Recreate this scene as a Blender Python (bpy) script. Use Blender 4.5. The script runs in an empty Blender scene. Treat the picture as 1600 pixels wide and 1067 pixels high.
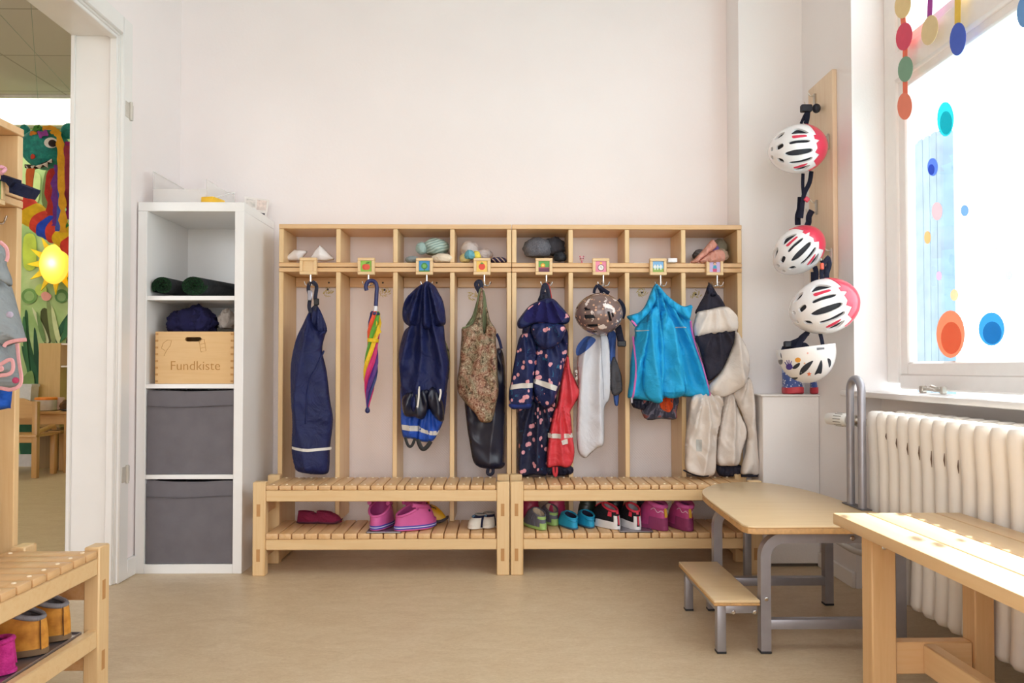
import bpy, bmesh, math, random
import numpy as np
from mathutils import Vector, Matrix, noise
from mathutils.geometry import delaunay_2d_cdt
random.seed(7)
PI = math.pi
SC = bpy.context.scene
COL = SC.collection
# ---------------------------------------------------------------- camera
F = 1160.0
CAM = Vector((0, 0, .81))
YAW, PIT, CY = .0129, .0204, 551.3
FW = Vector((math.sin(YAW)*math.cos(PIT), math.cos(YAW)*math.cos(PIT), math.sin(PIT)))
RT = Vector((math.cos(YAW), -math.sin(YAW), 0))
UP = RT.cross(FW)
cd = bpy.data.cameras.new('camera')
cd.sensor_width = 36; cd.shift_y = (CY-533.5)/1600; cd.lens = F/1600*36; cd.clip_start = .05; cd.clip_end = 200
cam = bpy.data.objects.new('camera', cd); COL.objects.link(cam)
cam.matrix_world = Matrix(((RT.x, UP.x, -FW.x, CAM.x), (RT.y, UP.y, -FW.y, CAM.y), (RT.z, UP.z, -FW.z, CAM.z), (0, 0, 0, 1)))
SC.camera = cam

def ray(px, py):
    return FW + RT*((px-800)/F) + UP*((CY-py)/F)
def at(px, py, Y):
    d = ray(px, py); return CAM + d*(Y/d.y)
def atx(px, py, X):
    d = ray(px, py); return CAM + d*(X/d.x)
def atz(px, py, Z):
    d = ray(px, py); return CAM + d*((Z-CAM.z)/d.z)

# ---------------------------------------------------------------- materials
def lin(c):
    c = c/255
    return c/12.92 if c <= .04045 else ((c+.055)/1.055)**2.4
def rgb(h):
    if isinstance(h, str):
        return tuple(lin(int(h[i:i+2], 16)) for i in (0, 2, 4)) + (1,)
    return tuple(h) + (1,) if len(h) == 3 else tuple(h)
MATS = {}
class NT:
    def __init__(s, name):
        s.m = bpy.data.materials.new(name); s.m.use_nodes = True
        s.t = s.m.node_tree; s.t.nodes.clear()
        s.out = s.n('ShaderNodeOutputMaterial'); s.b = s.n('ShaderNodeBsdfPrincipled')
        s.l(s.b.outputs[0], s.out.inputs[0])
    def n(s, t, **kw):
        x = s.t.nodes.new(t)
        for k, v in kw.items(): setattr(x, k, v)
        return x
    def l(s, a, b): s.t.links.new(a, b)
    def co(s, scale=(1, 1, 1), kind='Object', rot=(0, 0, 0)):
        tc = s.n('ShaderNodeTexCoord'); mp = s.n('ShaderNodeMapping')
        mp.inputs['Scale'].default_value = scale; mp.inputs['Rotation'].default_value = rot
        s.l(tc.outputs[kind], mp.inputs[0]); return mp.outputs[0]
    def noise(s, vec, scale=5, detail=3, rough=.5, dist=0):
        x = s.n('ShaderNodeTexNoise'); x.inputs['Scale'].default_value = scale
        x.inputs['Detail'].default_value = detail; x.inputs['Roughness'].default_value = rough
        x.inputs['Distortion'].default_value = dist
        s.l(vec, x.inputs['Vector']); return x.outputs['Fac']
    def vor(s, vec, scale=5, feat='F1', rnd=1):
        x = s.n('ShaderNodeTexVoronoi'); x.feature = feat; x.inputs['Scale'].default_value = scale
        x.inputs['Randomness'].default_value = rnd
        s.l(vec, x.inputs['Vector']); return x
    def ramp(s, fac, stops, mode='LINEAR'):
        r = s.n('ShaderNodeValToRGB'); e = r.color_ramp; e.interpolation = mode
        while len(e.elements) < len(stops): e.elements.new(.5)
        for el, (p, c) in zip(e.elements, stops): el.position = p; el.color = rgb(c)
        s.l(fac, r.inputs[0]); return r.outputs[0]
    def mix(s, fac, a, b, blend='MIX'):
        x = s.n('ShaderNodeMix'); x.data_type = 'RGBA'; x.blend_type = blend
        for i, v in ((0, fac), (6, a), (7, b)):
            if hasattr(v, 'is_linked') or hasattr(v, 'links'): s.l(v, x.inputs[i])
            else: x.inputs[i].default_value = v if i == 0 else rgb(v)
        return x.outputs[2]
    def math(s, op, a, b=0):
        x = s.n('ShaderNodeMath', operation=op)
        for i, v in ((0, a), (1, b)):
            if hasattr(v, 'links'): s.l(v, x.inputs[i])
            else: x.inputs[i].default_value = v
        return x.outputs[0]
    def bump(s, h, strength=.3, dist=.002):
        x = s.n('ShaderNodeBump'); x.inputs['Strength'].default_value = strength; x.inputs['Distance'].default_value = dist
        s.l(h, x.inputs['Height']); s.l(x.outputs[0], s.b.inputs['Normal'])
    def col(s, v):
        if hasattr(v, 'links'): s.l(v, s.b.inputs['Base Color'])
        else: s.b.inputs['Base Color'].default_value = rgb(v)
    def set(s, rough=.5, metal=0, spec=.5, coat=0, sheen=0, emit=None, es=0):
        b = s.b.inputs
        b['Roughness'].default_value = rough; b['Metallic'].default_value = metal; b['Specular IOR Level'].default_value = spec
        b['Coat Weight'].default_value = coat; b['Coat Roughness'].default_value = .15; b['Sheen Weight'].default_value = sheen
        if emit is not None: b['Emission Color'].default_value = rgb(emit); b['Emission Strength'].default_value = es
        return s.m

def plain(h, rough=.5, metal=0, spec=.5, var=.06, scale=30, bump=0, coat=0, sheen=0):
    key = ('p', h, rough, metal, spec, var, scale, bump, coat, sheen)
    if key in MATS: return MATS[key]
    t = NT('surface_'+str(h)); c = rgb(h)
    nz = t.noise(t.co(), scale, 3)
    lo = tuple(max(0, x*(1-var)) for x in c[:3]); hi = tuple(min(1, x*(1+var)) for x in c[:3])
    t.col(t.ramp(nz, [(.3, lo), (.7, hi)]))
    if bump: t.bump(nz, bump, .003)
    MATS[key] = t.set(rough, metal, spec, coat, sheen); return MATS[key]
def wrinkle(t, v, fine=None, weave=.2, wr=.55):
    a = t.noise(v, 9, 4, .55, 1.6); b = t.noise(v, 26, 3, .5, .8)
    h = t.math('ADD', t.math('MULTIPLY', t.math('ABSOLUTE', t.math('SUBTRACT', a, .5)), 2.2), t.math('MULTIPLY', b, .35))
    if fine is not None: h = t.math('ADD', h, t.math('MULTIPLY', fine, .06*weave))
    t.bump(h, wr, .012)
def fabric(h, rough=.85, var=.1, weave=.25, scale=600, sheen=.0, spec=.3, wr=.55):
    key = ('f', h, rough, var, weave, scale, sheen, spec, wr)
    if key in MATS: return MATS[key]
    t = NT('fabric_'+str(h)); c = rgb(h); v = t.co()
    nz = t.noise(v, 18, 4); fine = t.noise(v, scale, 2)
    lo = tuple(max(0, x*(1-var)) for x in c[:3]); hi = tuple(min(1, x*(1+var)) for x in c[:3])
    t.col(t.ramp(nz, [(.3, lo), (.7, hi)])); wrinkle(t, v, fine, weave, wr)
    MATS[key] = t.set(rough, 0, spec, 0, sheen); return MATS[key]
def wood(axis='x', a='DBAA70', b='E6BF8F', rough=.42, coat=.15, scale=1.0, key2=''):
    key = ('w', axis, a, b, rough, coat, scale, key2)
    if key in MATS: return MATS[key]
    t = NT('wood_'+axis)
    st = {'x': (1.2, 22, 22), 'y': (22, 1.2, 22), 'z': (22, 22, 1.2)}[axis]
    v = t.co(tuple(x*scale for x in st))
    g = t.noise(v, 1.6, 5, .6, .6)
    big = t.noise(t.co((1.5, 1.5, 1.5)), 1.3, 2)
    knots = t.vor(t.co({'x': (1.1, 6, 6), 'y': (6, 1.1, 6), 'z': (6, 6, 1.1)}[axis]), 1.0)
    c1 = t.ramp(g, [(.25, a), (.5, b), (.75, a)])
    c2 = t.mix(t.math('MULTIPLY', big, .35), c1, tuple(x*.82 for x in rgb(a)[:3]))
    kn = t.ramp(knots.outputs['Distance'], [(.015, (1, 1, 1)), (.05, (0, 0, 0))])
    t.col(t.mix(t.math('MULTIPLY', kn, .35), c2, '8A5A30'))
    t.bump(g, .05, .001)
    MATS[key] = t.set(rough, 0, .5, coat); return MATS[key]

# ---------------------------------------------------------------- objects
ORG = {}
def tag(o, label=None, cat=None, group=None, kind=None):
    if label: o['label'] = label
    if cat: o['category'] = cat
    if group: o['group'] = group
    if kind: o['kind'] = kind
    return o
def thing(name, label, cat, loc=(0, 0, 0), group=None, rotz=0):
    o = bpy.data.objects.new(name, None); COL.objects.link(o)
    o.empty_display_size = .05
    o.location = loc; o.rotation_euler = (0, 0, rotz); ORG[o.name] = Vector(loc)
    return tag(o, label, cat, group)
def dup(root, loc, rotz=0, label=None, group=None, scale=None):
    r = root.copy(); COL.objects.link(r); r.location = loc; r.rotation_euler = (0, 0, rotz)
    if scale: r.scale = scale
    if label: r['label'] = label
    if group: r['group'] = group
    ORG[r.name] = Vector(loc)
    for ch in list(root.children):
        c = ch.copy(); COL.objects.link(c); c.parent = r
        for g in list(ch.children):
            d = g.copy(); COL.objects.link(d); d.parent = c
    return r

def link(name, verts, faces, mat, parent=None, smooth=True, angle=40):
    org = ORG.get(parent.name, Vector((0, 0, 0))) if parent else None
    if org is None:
        n = len(verts) or 1
        xs = [v[0] for v in verts]; ys = [v[1] for v in verts]; zs = [v[2] for v in verts]
        org = Vector(((min(xs)+max(xs))/2, (min(ys)+max(ys))/2, min(zs)))
    me = bpy.data.meshes.new(name)
    me.from_pydata([(v[0]-org[0], v[1]-org[1], v[2]-org[2]) for v in verts], [], faces)
    me.materials.append(mat)
    me.validate(); me.update()
    if smooth:
        me.polygons.foreach_set('use_smooth', [True]*len(me.polygons))
        if angle < 180: me.set_sharp_from_angle(angle=math.radians(angle))
    o = bpy.data.objects.new(name, me); COL.objects.link(o)
    if parent:
        o.parent = parent
    else:
        o.location = org
    ORG[o.name] = org
    return o

class MB:
    """collects shapes, then build() links them as ONE mesh object"""
    def __init__(s, xf=None):
        s.v = []; s.f = []; s.xf = xf
    def add(s, verts, faces):
        b = len(s.v); s.v.extend(tuple(v) for v in verts); s.f.extend(tuple(b+i for i in f) for f in faces); return s
    def box(s, x0, x1, y0, y1, z0, z1, bev=.0, seg=1, rot=None, about=None):
        bm = bmesh.new()
        c = Vector(((x0+x1)/2, (y0+y1)/2, (z0+z1)/2))
        bmesh.ops.create_cube(bm, size=1, matrix=Matrix.Translation(c) @ Matrix.Diagonal((abs(x1-x0), abs(y1-y0), abs(z1-z0), 1)))
        if bev: bmesh.ops.bevel(bm, geom=bm.edges[:], offset=bev, segments=seg, affect='EDGES', profile=.5)
        if rot is not None:
            p = Vector(about) if about is not None else c
            bmesh.ops.transform(bm, matrix=Matrix.Translation(p) @ rot.to_4x4() @ Matrix.Translation(-p), verts=bm.verts)
        bm.verts.index_update()
        s.add([v.co[:] for v in bm.verts], [[v.index for v in f.verts] for f in bm.faces]); bm.free(); return s
    def tube(s, pts, r, seg=10, cap=True, flat=None, closed=False):
        """pts: list of points; r: radius or list; flat=(vec,scale): squash along a vector"""
        P = [Vector(p) for p in pts]; n = len(P)
        R = r if isinstance(r, (list, tuple)) else [r]*n
        rings = []; up = None
        for i in range(n):
            if closed: t = P[(i+1) % n]-P[i-1]
            else: t = (P[min(i+1, n-1)]-P[max(i-1, 0)])
            t = t.normalized() if t.length else Vector((0, 0, 1))
            if up is None:
                up = Vector((0, 0, 1)) if abs(t.z) < .9 else Vector((0, 1, 0))
                if flat is not None: up = Vector(flat[0])
            a = (up - t*up.dot(t))
            if a.length < 1e-6: a = Vector((1, 0, 0)) - t*t.x
            a.normalize(); bb = t.cross(a); up = a if flat is None else Vector(flat[0])
            fs = flat[1] if flat is not None else 1
            rings.append([P[i] + a*(math.cos(2*PI*k/seg)*R[i]*fs) + bb*(math.sin(2*PI*k/seg)*R[i]) for k in range(seg)])
        return s.loft(rings, cap, closed)
    def loft(s, rings, cap=True, closed=False):
        n = len(rings); k = len(rings[0]); V = [v for r in rings for v in r]; fc = []
        for i in range(n if closed else n-1):
            i2 = (i+1) % n
            for j in range(k):
                j2 = (j+1) % k
                fc.append((i*k+j, i*k+j2, i2*k+j2, i2*k+j))
        if cap and not closed:
            fc.append(tuple(range(k))[::-1]); fc.append(tuple((n-1)*k+j for j in range(k)))
        return s.add(V, fc)
    def cyl(s, p0, p1, r0, r1=None, seg=16):
        return s.tube([p0, p1], [r0, r0 if r1 is None else r1], seg)
    def ell(s, c, rad, seg=20, rings=12, rot=None, fn=None):
        V = []; c = Vector(c)
        V.append((0, 0, -1))
        for i in range(1, rings):
            th = PI*i/rings - PI/2
            for j in range(seg):
                ph = 2*PI*j/seg; V.append((math.cos(th)*math.cos(ph), math.cos(th)*math.sin(ph), math.sin(th)))
        V.append((0, 0, 1)); fc = []
        for j in range(seg): fc.append((0, 1+(j+1) % seg, 1+j))
        for i in range(rings-2):
            for j in range(seg):
                a = 1+i*seg+j; b = 1+i*seg+(j+1) % seg; fc.append((a, b, b+seg, a+seg))
        L = len(V)-1
        for j in range(seg): fc.append((L, L-seg+j, L-seg+(j+1) % seg))
        out = []
        for v in V:
            p = Vector((v[0]*rad[0], v[1]*rad[1], v[2]*rad[2]))
            if fn: p = fn(p, Vector(v))
            if rot is not None: p = rot @ p
            out.append(c+p)
        return s.add(out, fc)
    def lathe(s, prof, base, axis=(0, 0, 1), seg=24, cap=True):
        """prof: [(r,h)] along axis from base"""
        ax = Vector(axis).normalized(); a = ax.orthogonal().normalized(); b = ax.cross(a); base = Vector(base)
        rings = [[base+ax*h+(a*math.cos(2*PI*k/seg)+b*math.sin(2*PI*k/seg))*max(r, 1e-5) for k in range(seg)] for r, h in prof]
        return s.loft(rings, cap)
    def prism(s, pts, d):
        """extrude planar 3D polygon pts by vector d"""
        P = [Vector(p) for p in pts]; d = Vector(d); n = len(P)
        fc = [tuple(range(n)), tuple(n+i for i in range(n))[::-1]]
        for i in range(n): j = (i+1) % n; fc.append((i, n+i, n+j, j))
        return s.add([p for p in P]+[p+d for p in P], fc)
    def build(s, name, mat, parent=None, smooth=True, angle=40, kind=None, **tg):
        v = s.v if s.xf is None else [(s.xf @ Vector(p)) for p in s.v]
        bm = bmesh.new(); bv = [bm.verts.new(p) for p in v]
        for f in s.f:
            try: bm.faces.new([bv[i] for i in f])
            except ValueError: pass
        bmesh.ops.recalc_face_normals(bm, faces=bm.faces[:])
        bm.verts.index_update()
        V = [x.co[:] for x in bm.verts]; FC = [[x.index for x in f.verts] for f in bm.faces]; bm.free()
        o = link(name, V, FC, mat, parent, smooth, angle)
        if kind: o['kind'] = kind
        if tg: tag(o, **tg)
        return o

def smooth_loop(pts, sub=4):
    n = len(pts); out = []
    for i in range(n):
        p0, p1, p2, p3 = pts[i-1], pts[i], pts[(i+1) % n], pts[(i+2) % n]
        for k in range(sub):
            t = k/sub
            out.append(tuple(.5*((2*p1[a])+(-p0[a]+p2[a])*t+(2*p0[a]-5*p1[a]+4*p2[a]-p3[a])*t*t+(-p0[a]+3*p1[a]-3*p2[a]+p3[a])*t**3) for a in range(len(p1))))
    return out
def smooth_path(pts, sub=5):
    P = [pts[0]]+list(pts)+[pts[-1]]; out = []
    for i in range(1, len(P)-2):
        p0, p1, p2, p3 = P[i-1], P[i], P[i+1], P[i+2]
        for k in range(sub):
            t = k/sub
            out.append(Vector([.5*((2*p1[a])+(-p0[a]+p2[a])*t+(2*p0[a]-5*p1[a]+4*p2[a]-p3[a])*t*t+(-p0[a]+3*p1[a]-3*p2[a]+p3[a])*t**3) for a in range(3)]))
    out.append(Vector(pts[-1])); return out
def resample(loop, d):
    out = []
    n = len(loop)
    for i in range(n):
        a = loop[i]; b = loop[(i+1) % n]; L = math.dist(a, b); k = max(1, int(L/d))
        for j in range(k): out.append((a[0]+(b[0]-a[0])*j/k, a[1]+(b[1]-a[1])*j/k))
    return out
def seg_dist(P, loop):
    A = np.array(loop); B = np.roll(A, -1, 0); P = np.asarray(P, float).reshape(-1, 2); D = np.full(len(P), 1e9)
    for a, b in zip(A, B):
        ab = b-a; L = max(ab @ ab, 1e-12); t = np.clip(((P-a) @ ab)/L, 0, 1)
        D = np.minimum(D, np.hypot(*(P-(a+t[:, None]*ab)).T))
    return D
def inside(P, loop):
    P = np.asarray(P, float).reshape(-1, 2); A = np.array(loop); B = np.roll(A, -1, 0); c = np.zeros(len(P), bool)
    for (x1, y1), (x2, y2) in zip(A, B):
        if y1 == y2: continue
        m = ((y1 > P[:, 1]) != (y2 > P[:, 1])) & (P[:, 0] < (x2-x1)*(P[:, 1]-y1)/(y2-y1)+x1)
        c ^= m
    return c
def tri_region(outline, holes=(), sp=.008):
    """2D triangulation of a polygon with holes, interior points on a staggered grid -> (pts Nx2, tris, boundary index count)"""
    loops = [resample(outline, sp*1.2)]+[resample(h, sp*1.2) for h in holes]
    V = []; E = []
    for lp in loops:
        b = len(V); V += lp; E += [(b+i, b+(i+1) % len(lp)) for i in range(len(lp))]
    A = np.array(loops[0]); lo = A.min(0); hi = A.max(0); g = []
    r = 0; y = lo[1]
    while y < hi[1]:
        x = lo[0]+(sp/2 if r % 2 else 0)
        while x < hi[0]: g.append((x, y)); x += sp
        y += sp*.87; r += 1
    if g:
        g = np.array(g); m = inside(g, loops[0]) & (seg_dist(g, loops[0]) > sp*.55)
        for h in loops[1:]: m &= ~inside(g, h) & (seg_dist(g, h) > sp*.55)
        V += [tuple(p) for p in g[m]]
    vs, es, fs, _, _, _ = delaunay_2d_cdt([Vector(p) for p in V], E, [], 0, 1e-6)
    P = np.array([v[:] for v in vs]); T = [f for f in fs]
    C = np.array([P[list(f)].mean(0) for f in T])
    ok = inside(C, loops[0])
    for h in loops[1:]: ok &= ~inside(C, h)
    return P, [tuple(f) for f, k in zip(T, ok) if k]

def zc(ox, oy, s):
    """coordinates of an enlarged view -> photograph pixels"""
    return lambda pts: [(ox+x/s, oy+y/s) for x, y in pts]

class Cloth:
    """a hanging piece of cloth: outline on the plane Y=y0, bulging to both sides, with folds that fan out from a hook"""
    def __init__(s, px, y0, T=.03, Tb=.006, R=.05, fold=.008, freq=14, hook=None, crumple=.006, cs=9, seed=0, smooth=True, sp=.008):
        if 2.5 < y0 < 3.12: y0 = min(y0+.036, 3.134)
        L = [at(x, y, y0) for x, y in px]; L = [(p.x, p.z) for p in L]
        s.loop = smooth_loop(L) if smooth else L
        Tb = min(Tb, .007); s.y0, s.T, s.Tb, s.R, s.fold, s.freq, s.cr, s.cs, s.seed, s.sp = y0, T*.9, Tb, R*.7, fold*1.5, freq, crumple*1.2, cs, seed, sp*.8
        A = np.array(s.loop)
        if hook is None: s.hk = (A[:, 0].mean(), A[:, 1].max()+.05)
        else: h = at(hook[0], hook[1], y0); s.hk = (h.x, h.z+.03)
    def height(s, P, back=False):
        P = np.asarray(P, float).reshape(-1, 2)
        d = seg_dist(P, s.loop)*inside(P, s.loop)
        q = np.clip(d/s.R, 0, 1); pr = np.sqrt(np.clip(1-(1-q)**2, 0, 1))
        out = []
        for (x, z), p in zip(P, pr):
            if back: out.append(s.Tb*p); continue
            th = math.atan2(x-s.hk[0], max(.03, s.hk[1]-z))
            w = th*s.freq + 2.2*noise.noise(Vector((x*3+s.seed*7.1, s.seed, z*2.2)))
            f = 1-abs(math.sin(w))
            c = noise.noise(Vector((x*s.cs+s.seed*3.3, s.seed*1.7, z*s.cs*.55)))+.5*noise.noise(Vector((x*s.cs*2.3, s.seed*2.7+5, z*s.cs*1.6)))
            rd = 1-abs(noise.noise(Vector((x*s.cs*.9+z*s.cs*.8, s.seed*4.1, z*s.cs*.9-x*4))))*2
            u1 = x*.8+z*.6; u2 = z*.8-x*.6
            wr = (1-abs(noise.noise(Vector((u1*26+s.seed, s.seed*2.2, u2*9))))*2.4)*(.5+noise.noise(Vector((x*7, s.seed*5.5, z*7))))
            out.append(max(.0008, s.T*p + p*(s.fold*(f-.5)*1.6 + s.cr*c + s.cr*.6*rd + s.cr*1.1*wr)))
        return np.array(out)
    def build(s, name, mat, parent):
        P, T = tri_region(s.loop, (), s.sp)
        n = len(P); hf = s.height(P); hb = s.height(P, True)
        on = seg_dist(P, s.loop) < 1e-5
        V = []; fi = []; bi = []
        for i in range(n):
            fi.append(len(V)); V.append((P[i, 0], s.y0-(0 if on[i] else hf[i]), P[i, 1]))
        for i in range(n):
            if on[i]: bi.append(fi[i])
            else: bi.append(len(V)); V.append((P[i, 0], s.y0+hb[i], P[i, 1]))
        FC = []
        for a, b, c in T:
            FC.append((fi[a], fi[b], fi[c])); FC.append((bi[c], bi[b], bi[a]))
        mb = MB(); mb.add(V, FC)
        s.obj = mb.build(name, mat, parent, True, 180); return s.obj
    def decal(s, name, px, mat, parent=None, off=.002, smooth=True, sp=.007):
        """a sewn-on strip or panel following the cloth's surface"""
        L = [at(x, y, s.y0-s.T*.7) for x, y in px]; L = [(p.x, p.z) for p in L]
        if smooth: L = smooth_loop(L)
        P, T = tri_region(L, (), sp); h = s.height(P); n = len(P)
        V = [(p[0], s.y0-k-off, p[1]) for p, k in zip(P, h)]+[(p[0], s.y0-k+.0005, p[1]) for p, k in zip(P, h)]
        FC = [f for f in T]+[tuple(n+i for i in f[::-1]) for f in T]
        ec = {}
        for f in T:
            for a, b in ((f[0], f[1]), (f[1], f[2]), (f[2], f[0])): ec[(a, b)] = 1
        for a, b in list(ec):
            if (b, a) not in ec: FC.append((b, a, n+a, n+b))
        mb = MB(); mb.add(V, FC)
        return mb.build(name, mat, parent if parent else s.obj, True, 40)
    def point(s, px, py, off=.003):
        p = at(px, py, s.y0-s.T*.7); h = s.height([(p.x, p.z)])[0]
        return Vector((p.x, s.y0-h-off, p.z))
    def piping(s, name, px, r, mat, parent=None):
        mb = MB(); pts = smooth_path([s.point(x, y, r*.3) for x, y in px], 6)
        pts = [Vector((p.x, s.y0-s.height([(p.x, p.z)])[0]-r*.4, p.z)) for p in pts]
        mb.tube(pts, r, 6); return mb.build(name, mat, parent if parent else s.obj)

def strap(px, y, r, mat, name, parent, flat=.25, seg=8):
    """flat strap along pixels at depth y (number or list)"""
    if not isinstance(y, (list, tuple)) and y > 2.979: y = y+.036
    ys = y if isinstance(y, (list, tuple)) else [y]*len(px)
    P = smooth_path([at(a, b, c) for (a, b), c in zip(px, ys)], 5)
    mb = MB(); mb.tube(P, r, seg, flat=((0, 1, 0), flat)); return mb.build(name, mat, parent)

def crumple(name, c, rad, mat, parent, seed=0, amp=.25, fs=3.0, flat=True, seg=40, rings=26, ridge=.5, fold_dir=None):
    def fn(p, v):
        q = Vector((v.x*fs*.5+seed*3.1, v.y*fs*.5+seed, v.z*fs*.5-seed*2))
        k = noise.noise(q)*.8+noise.noise(q*2.1)*.4
        k += ridge*(.5-abs(noise.noise(q*1.4+Vector((9, 3, 1)))))
        p = p*(1+amp*k)
        if flat: p.z = max(p.z, -rad[2]*.72+.04*rad[2]*noise.noise(q*3))
        return p
    mb = MB(); mb.ell(c, rad, seg, rings, fn=fn); return mb.build(name, mat, parent, True, 180)
def add_text(body, size, mat, name, parent, M, extrude=.0006, bold=0):
    cu = bpy.data.curves.new(name, 'FONT'); cu.body = body; cu.size = size; cu.extrude = extrude; cu.offset = bold; cu.align_x = 'CENTER'
    o = bpy.data.objects.new('tmp_text', cu); COL.objects.link(o)
    dg = bpy.context.evaluated_depsgraph_get(); me = bpy.data.meshes.new_from_object(o.evaluated_get(dg))
    V = [M @ v.co for v in me.vertices]; FC = [tuple(p.vertices) for p in me.polygons]
    COL.objects.unlink(o); bpy.data.objects.remove(o); bpy.data.meshes.remove(me)
    return link(name, V, FC, mat, parent, False)
# ---------------------------------------------------------------- light and exposure
SC.view_settings.view_transform = 'Standard'; SC.view_settings.look = 'None'; SC.view_settings.gamma = 1
SC.view_settings.use_curve_mapping = False; SC.view_settings.exposure = EXPOSURE = .28
SC.cycles.use_denoising = True
SC.cycles.max_bounces = 10; SC.cycles.diffuse_bounces = 6; SC.cycles.sample_clamp_indirect = 6
w = bpy.data.worlds.new('daylight'); SC.world = w; w.use_nodes = True
bg = w.node_tree.nodes['Background']; bg.inputs[1].default_value = 3.7
_tc = w.node_tree.nodes.new('ShaderNodeTexCoord'); _sx = w.node_tree.nodes.new('ShaderNodeSeparateXYZ'); _rp = w.node_tree.nodes.new('ShaderNodeValToRGB')
_rp.color_ramp.elements[0].position = .46; _rp.color_ramp.elements[0].color = (.30, .29, .27, 1); _rp.color_ramp.elements[1].position = .52; _rp.color_ramp.elements[1].color = (.945, .972, 1, 1)
_ma = w.node_tree.nodes.new('ShaderNodeMath'); _ma.operation = 'MULTIPLY_ADD'; _ma.inputs[1].default_value = .5; _ma.inputs[2].default_value = .5
w.node_tree.links.new(_tc.outputs['Generated'], _sx.inputs[0]); w.node_tree.links.new(_sx.outputs['Z'], _ma.inputs[0]); w.node_tree.links.new(_ma.outputs[0], _rp.inputs[0]); w.node_tree.links.new(_rp.outputs[0], bg.inputs[0])
def sun(d, e, ang):
    l = bpy.data.lights.new('sun', 'SUN'); l.energy = e; l.angle = math.radians(ang); l.color = (1, .95, .88)
    o = bpy.data.objects.new('sun', l); COL.objects.link(o)
    o.rotation_euler = Vector(d).to_track_quat('-Z', 'Y').to_euler(); o.location = (4, 6, 5); return o
sun((-.45, -.50, -.60), 9.0, .8)
def portal(loc, rot, sx, sy):
    l = bpy.data.lights.new('daylight_portal', 'AREA'); l.shape = 'RECTANGLE'; l.size = sx; l.size_y = sy; l.cycles.is_portal = True
    o = bpy.data.objects.new('daylight_portal', l); COL.objects.link(o); o.location = loc; o.rotation_euler = rot
    return o
portal((1.52, 1.5, 1.7), (0, math.radians(90), 0), 1.9, 2.3)
portal((0, -2.82, 1.675), (math.radians(90), 0, 0), 2.73, 2.45)

# ---------------------------------------------------------------- the setting
def wall_mat(c, name, bump=.12):
    t = NT(name); v = t.co((1, 1, 1), 'Object')
    n1 = t.noise(v, 3, 4); n2 = t.vor(v, 170).outputs['Distance']; n3 = t.noise(v, 60, 3)
    k = rgb(c)[:3]
    t.col(t.ramp(n1, [(.3, tuple(x*.97 for x in k)), (.7, k)]))
    t.bump(t.math('ADD', n2, n3), bump, .0015); return t.set(.75, 0, .25)
M_WALL = wall_mat('F7EEED', 'wall_paint')
def dado_mat():
    t = NT('wall_paint_woven'); v = t.co(); k = rgb('F7EEED')[:3]; n1 = t.noise(v, 3, 4)
    t.col(t.ramp(n1, [(.3, tuple(x*.97 for x in k)), (.7, k)]))
    w1 = t.n('ShaderNodeTexWave'); w2 = t.n('ShaderNodeTexWave')
    for ww, r in ((w1, PI/4), (w2, -PI/4)):
        ww.inputs['Scale'].default_value = 38; ww.inputs['Distortion'].default_value = .6; t.l(t.co((1, 1, 1), 'Object', (0, r, 0)), ww.inputs['Vector'])
    sx = t.n('ShaderNodeSeparateXYZ'); t.l(v, sx.inputs[0]); mk = t.ramp(sx.outputs['Z'], [(.80, (1, 1, 1)), (.95, (0, 0, 0))])
    h = t.math('MULTIPLY', t.math('MULTIPLY', w1.outputs['Fac'], w2.outputs['Fac']), mk); t.bump(t.math('ADD', h, t.math('MULTIPLY', t.noise(v, 90, 3), .4)), .35, .0025); return t.set(.7, 0, .3)
M_DADO = dado_mat()
M_WALL2 = wall_mat('F3EFEE', 'wall_paint_right')
M_WHITE = plain('F0EFEE', .28, var=.015, scale=8, coat=.3)
M_CASE = plain('EEEBE8', .35, var=.02, scale=6, coat=.2, bump=.04)
def floor_mat():
    t = NT('linoleum'); v = t.co()
    a = t.noise(t.co((1, 2.2, 1)), 8, 7, .7, .8); b = t.noise(t.co((1, 2.5, 1)), 70, 5, .75, 1.0); cc = t.noise(v, 1.2, 2)
    base = t.ramp(a, [(.3, 'C6AD8B'), (.5, 'D2BC9B'), (.7, 'DCC9AC')])
    t.col(t.mix(.35, base, t.ramp(b, [(.35, 'B89B74'), (.65, 'E1CFB2')])))
    rr = t.math('ADD', t.math('MULTIPLY', cc, .12), .36); t.l(rr, t.b.inputs['Roughness'])
    m = t.set(.42, 0, .45); t.l(rr, t.b.inputs['Roughness']); return m
M_FLOOR = floor_mat()
def struct(name, mb, mat, label, cat, smooth=False):
    return mb.build(name, mat, None, smooth, kind='structure', label=label, cat=cat)
XL, XLo = -1.4535, -1.627          # left wall, room face and far face
YB = 3.35                          # back wall
XP, YP = 1.0235, 3.18              # pier beside the lockers
XR = 1.30                          # right wall
YN = 2.727                          # window niche starts here
XW = 1.42
struct('floor', MB().box(-6.0, 1.60, -2.9, 6.4, -.1, 0), M_FLOOR, 'mottled beige linoleum floor running through both rooms', 'floor')
struct('wall_back', MB().box(XL-.17, 1.6, YB, YB+.12, 0, 3.3), M_DADO, 'pinkish white wall behind the coat lockers', 'wall')
struct('wall_pier', MB().box(XP, 1.6, YP, YB-.001, 0, 3.3), M_WALL2, 'white wall pier behind the hanging helmets', 'wall')
mb = MB(); mb.box(XLo, XL, 2.83, 6.3, 0, 3.3); mb.box(XLo, XL, 1.62, 2.83, 2.088, 3.3); mb.box(XLo, XL, -2.9, 1.62, 0, 3.3)
struct('wall_left', mb, M_WALL, 'white wall with the wide doorway beside the white shelf', 'wall')
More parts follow.
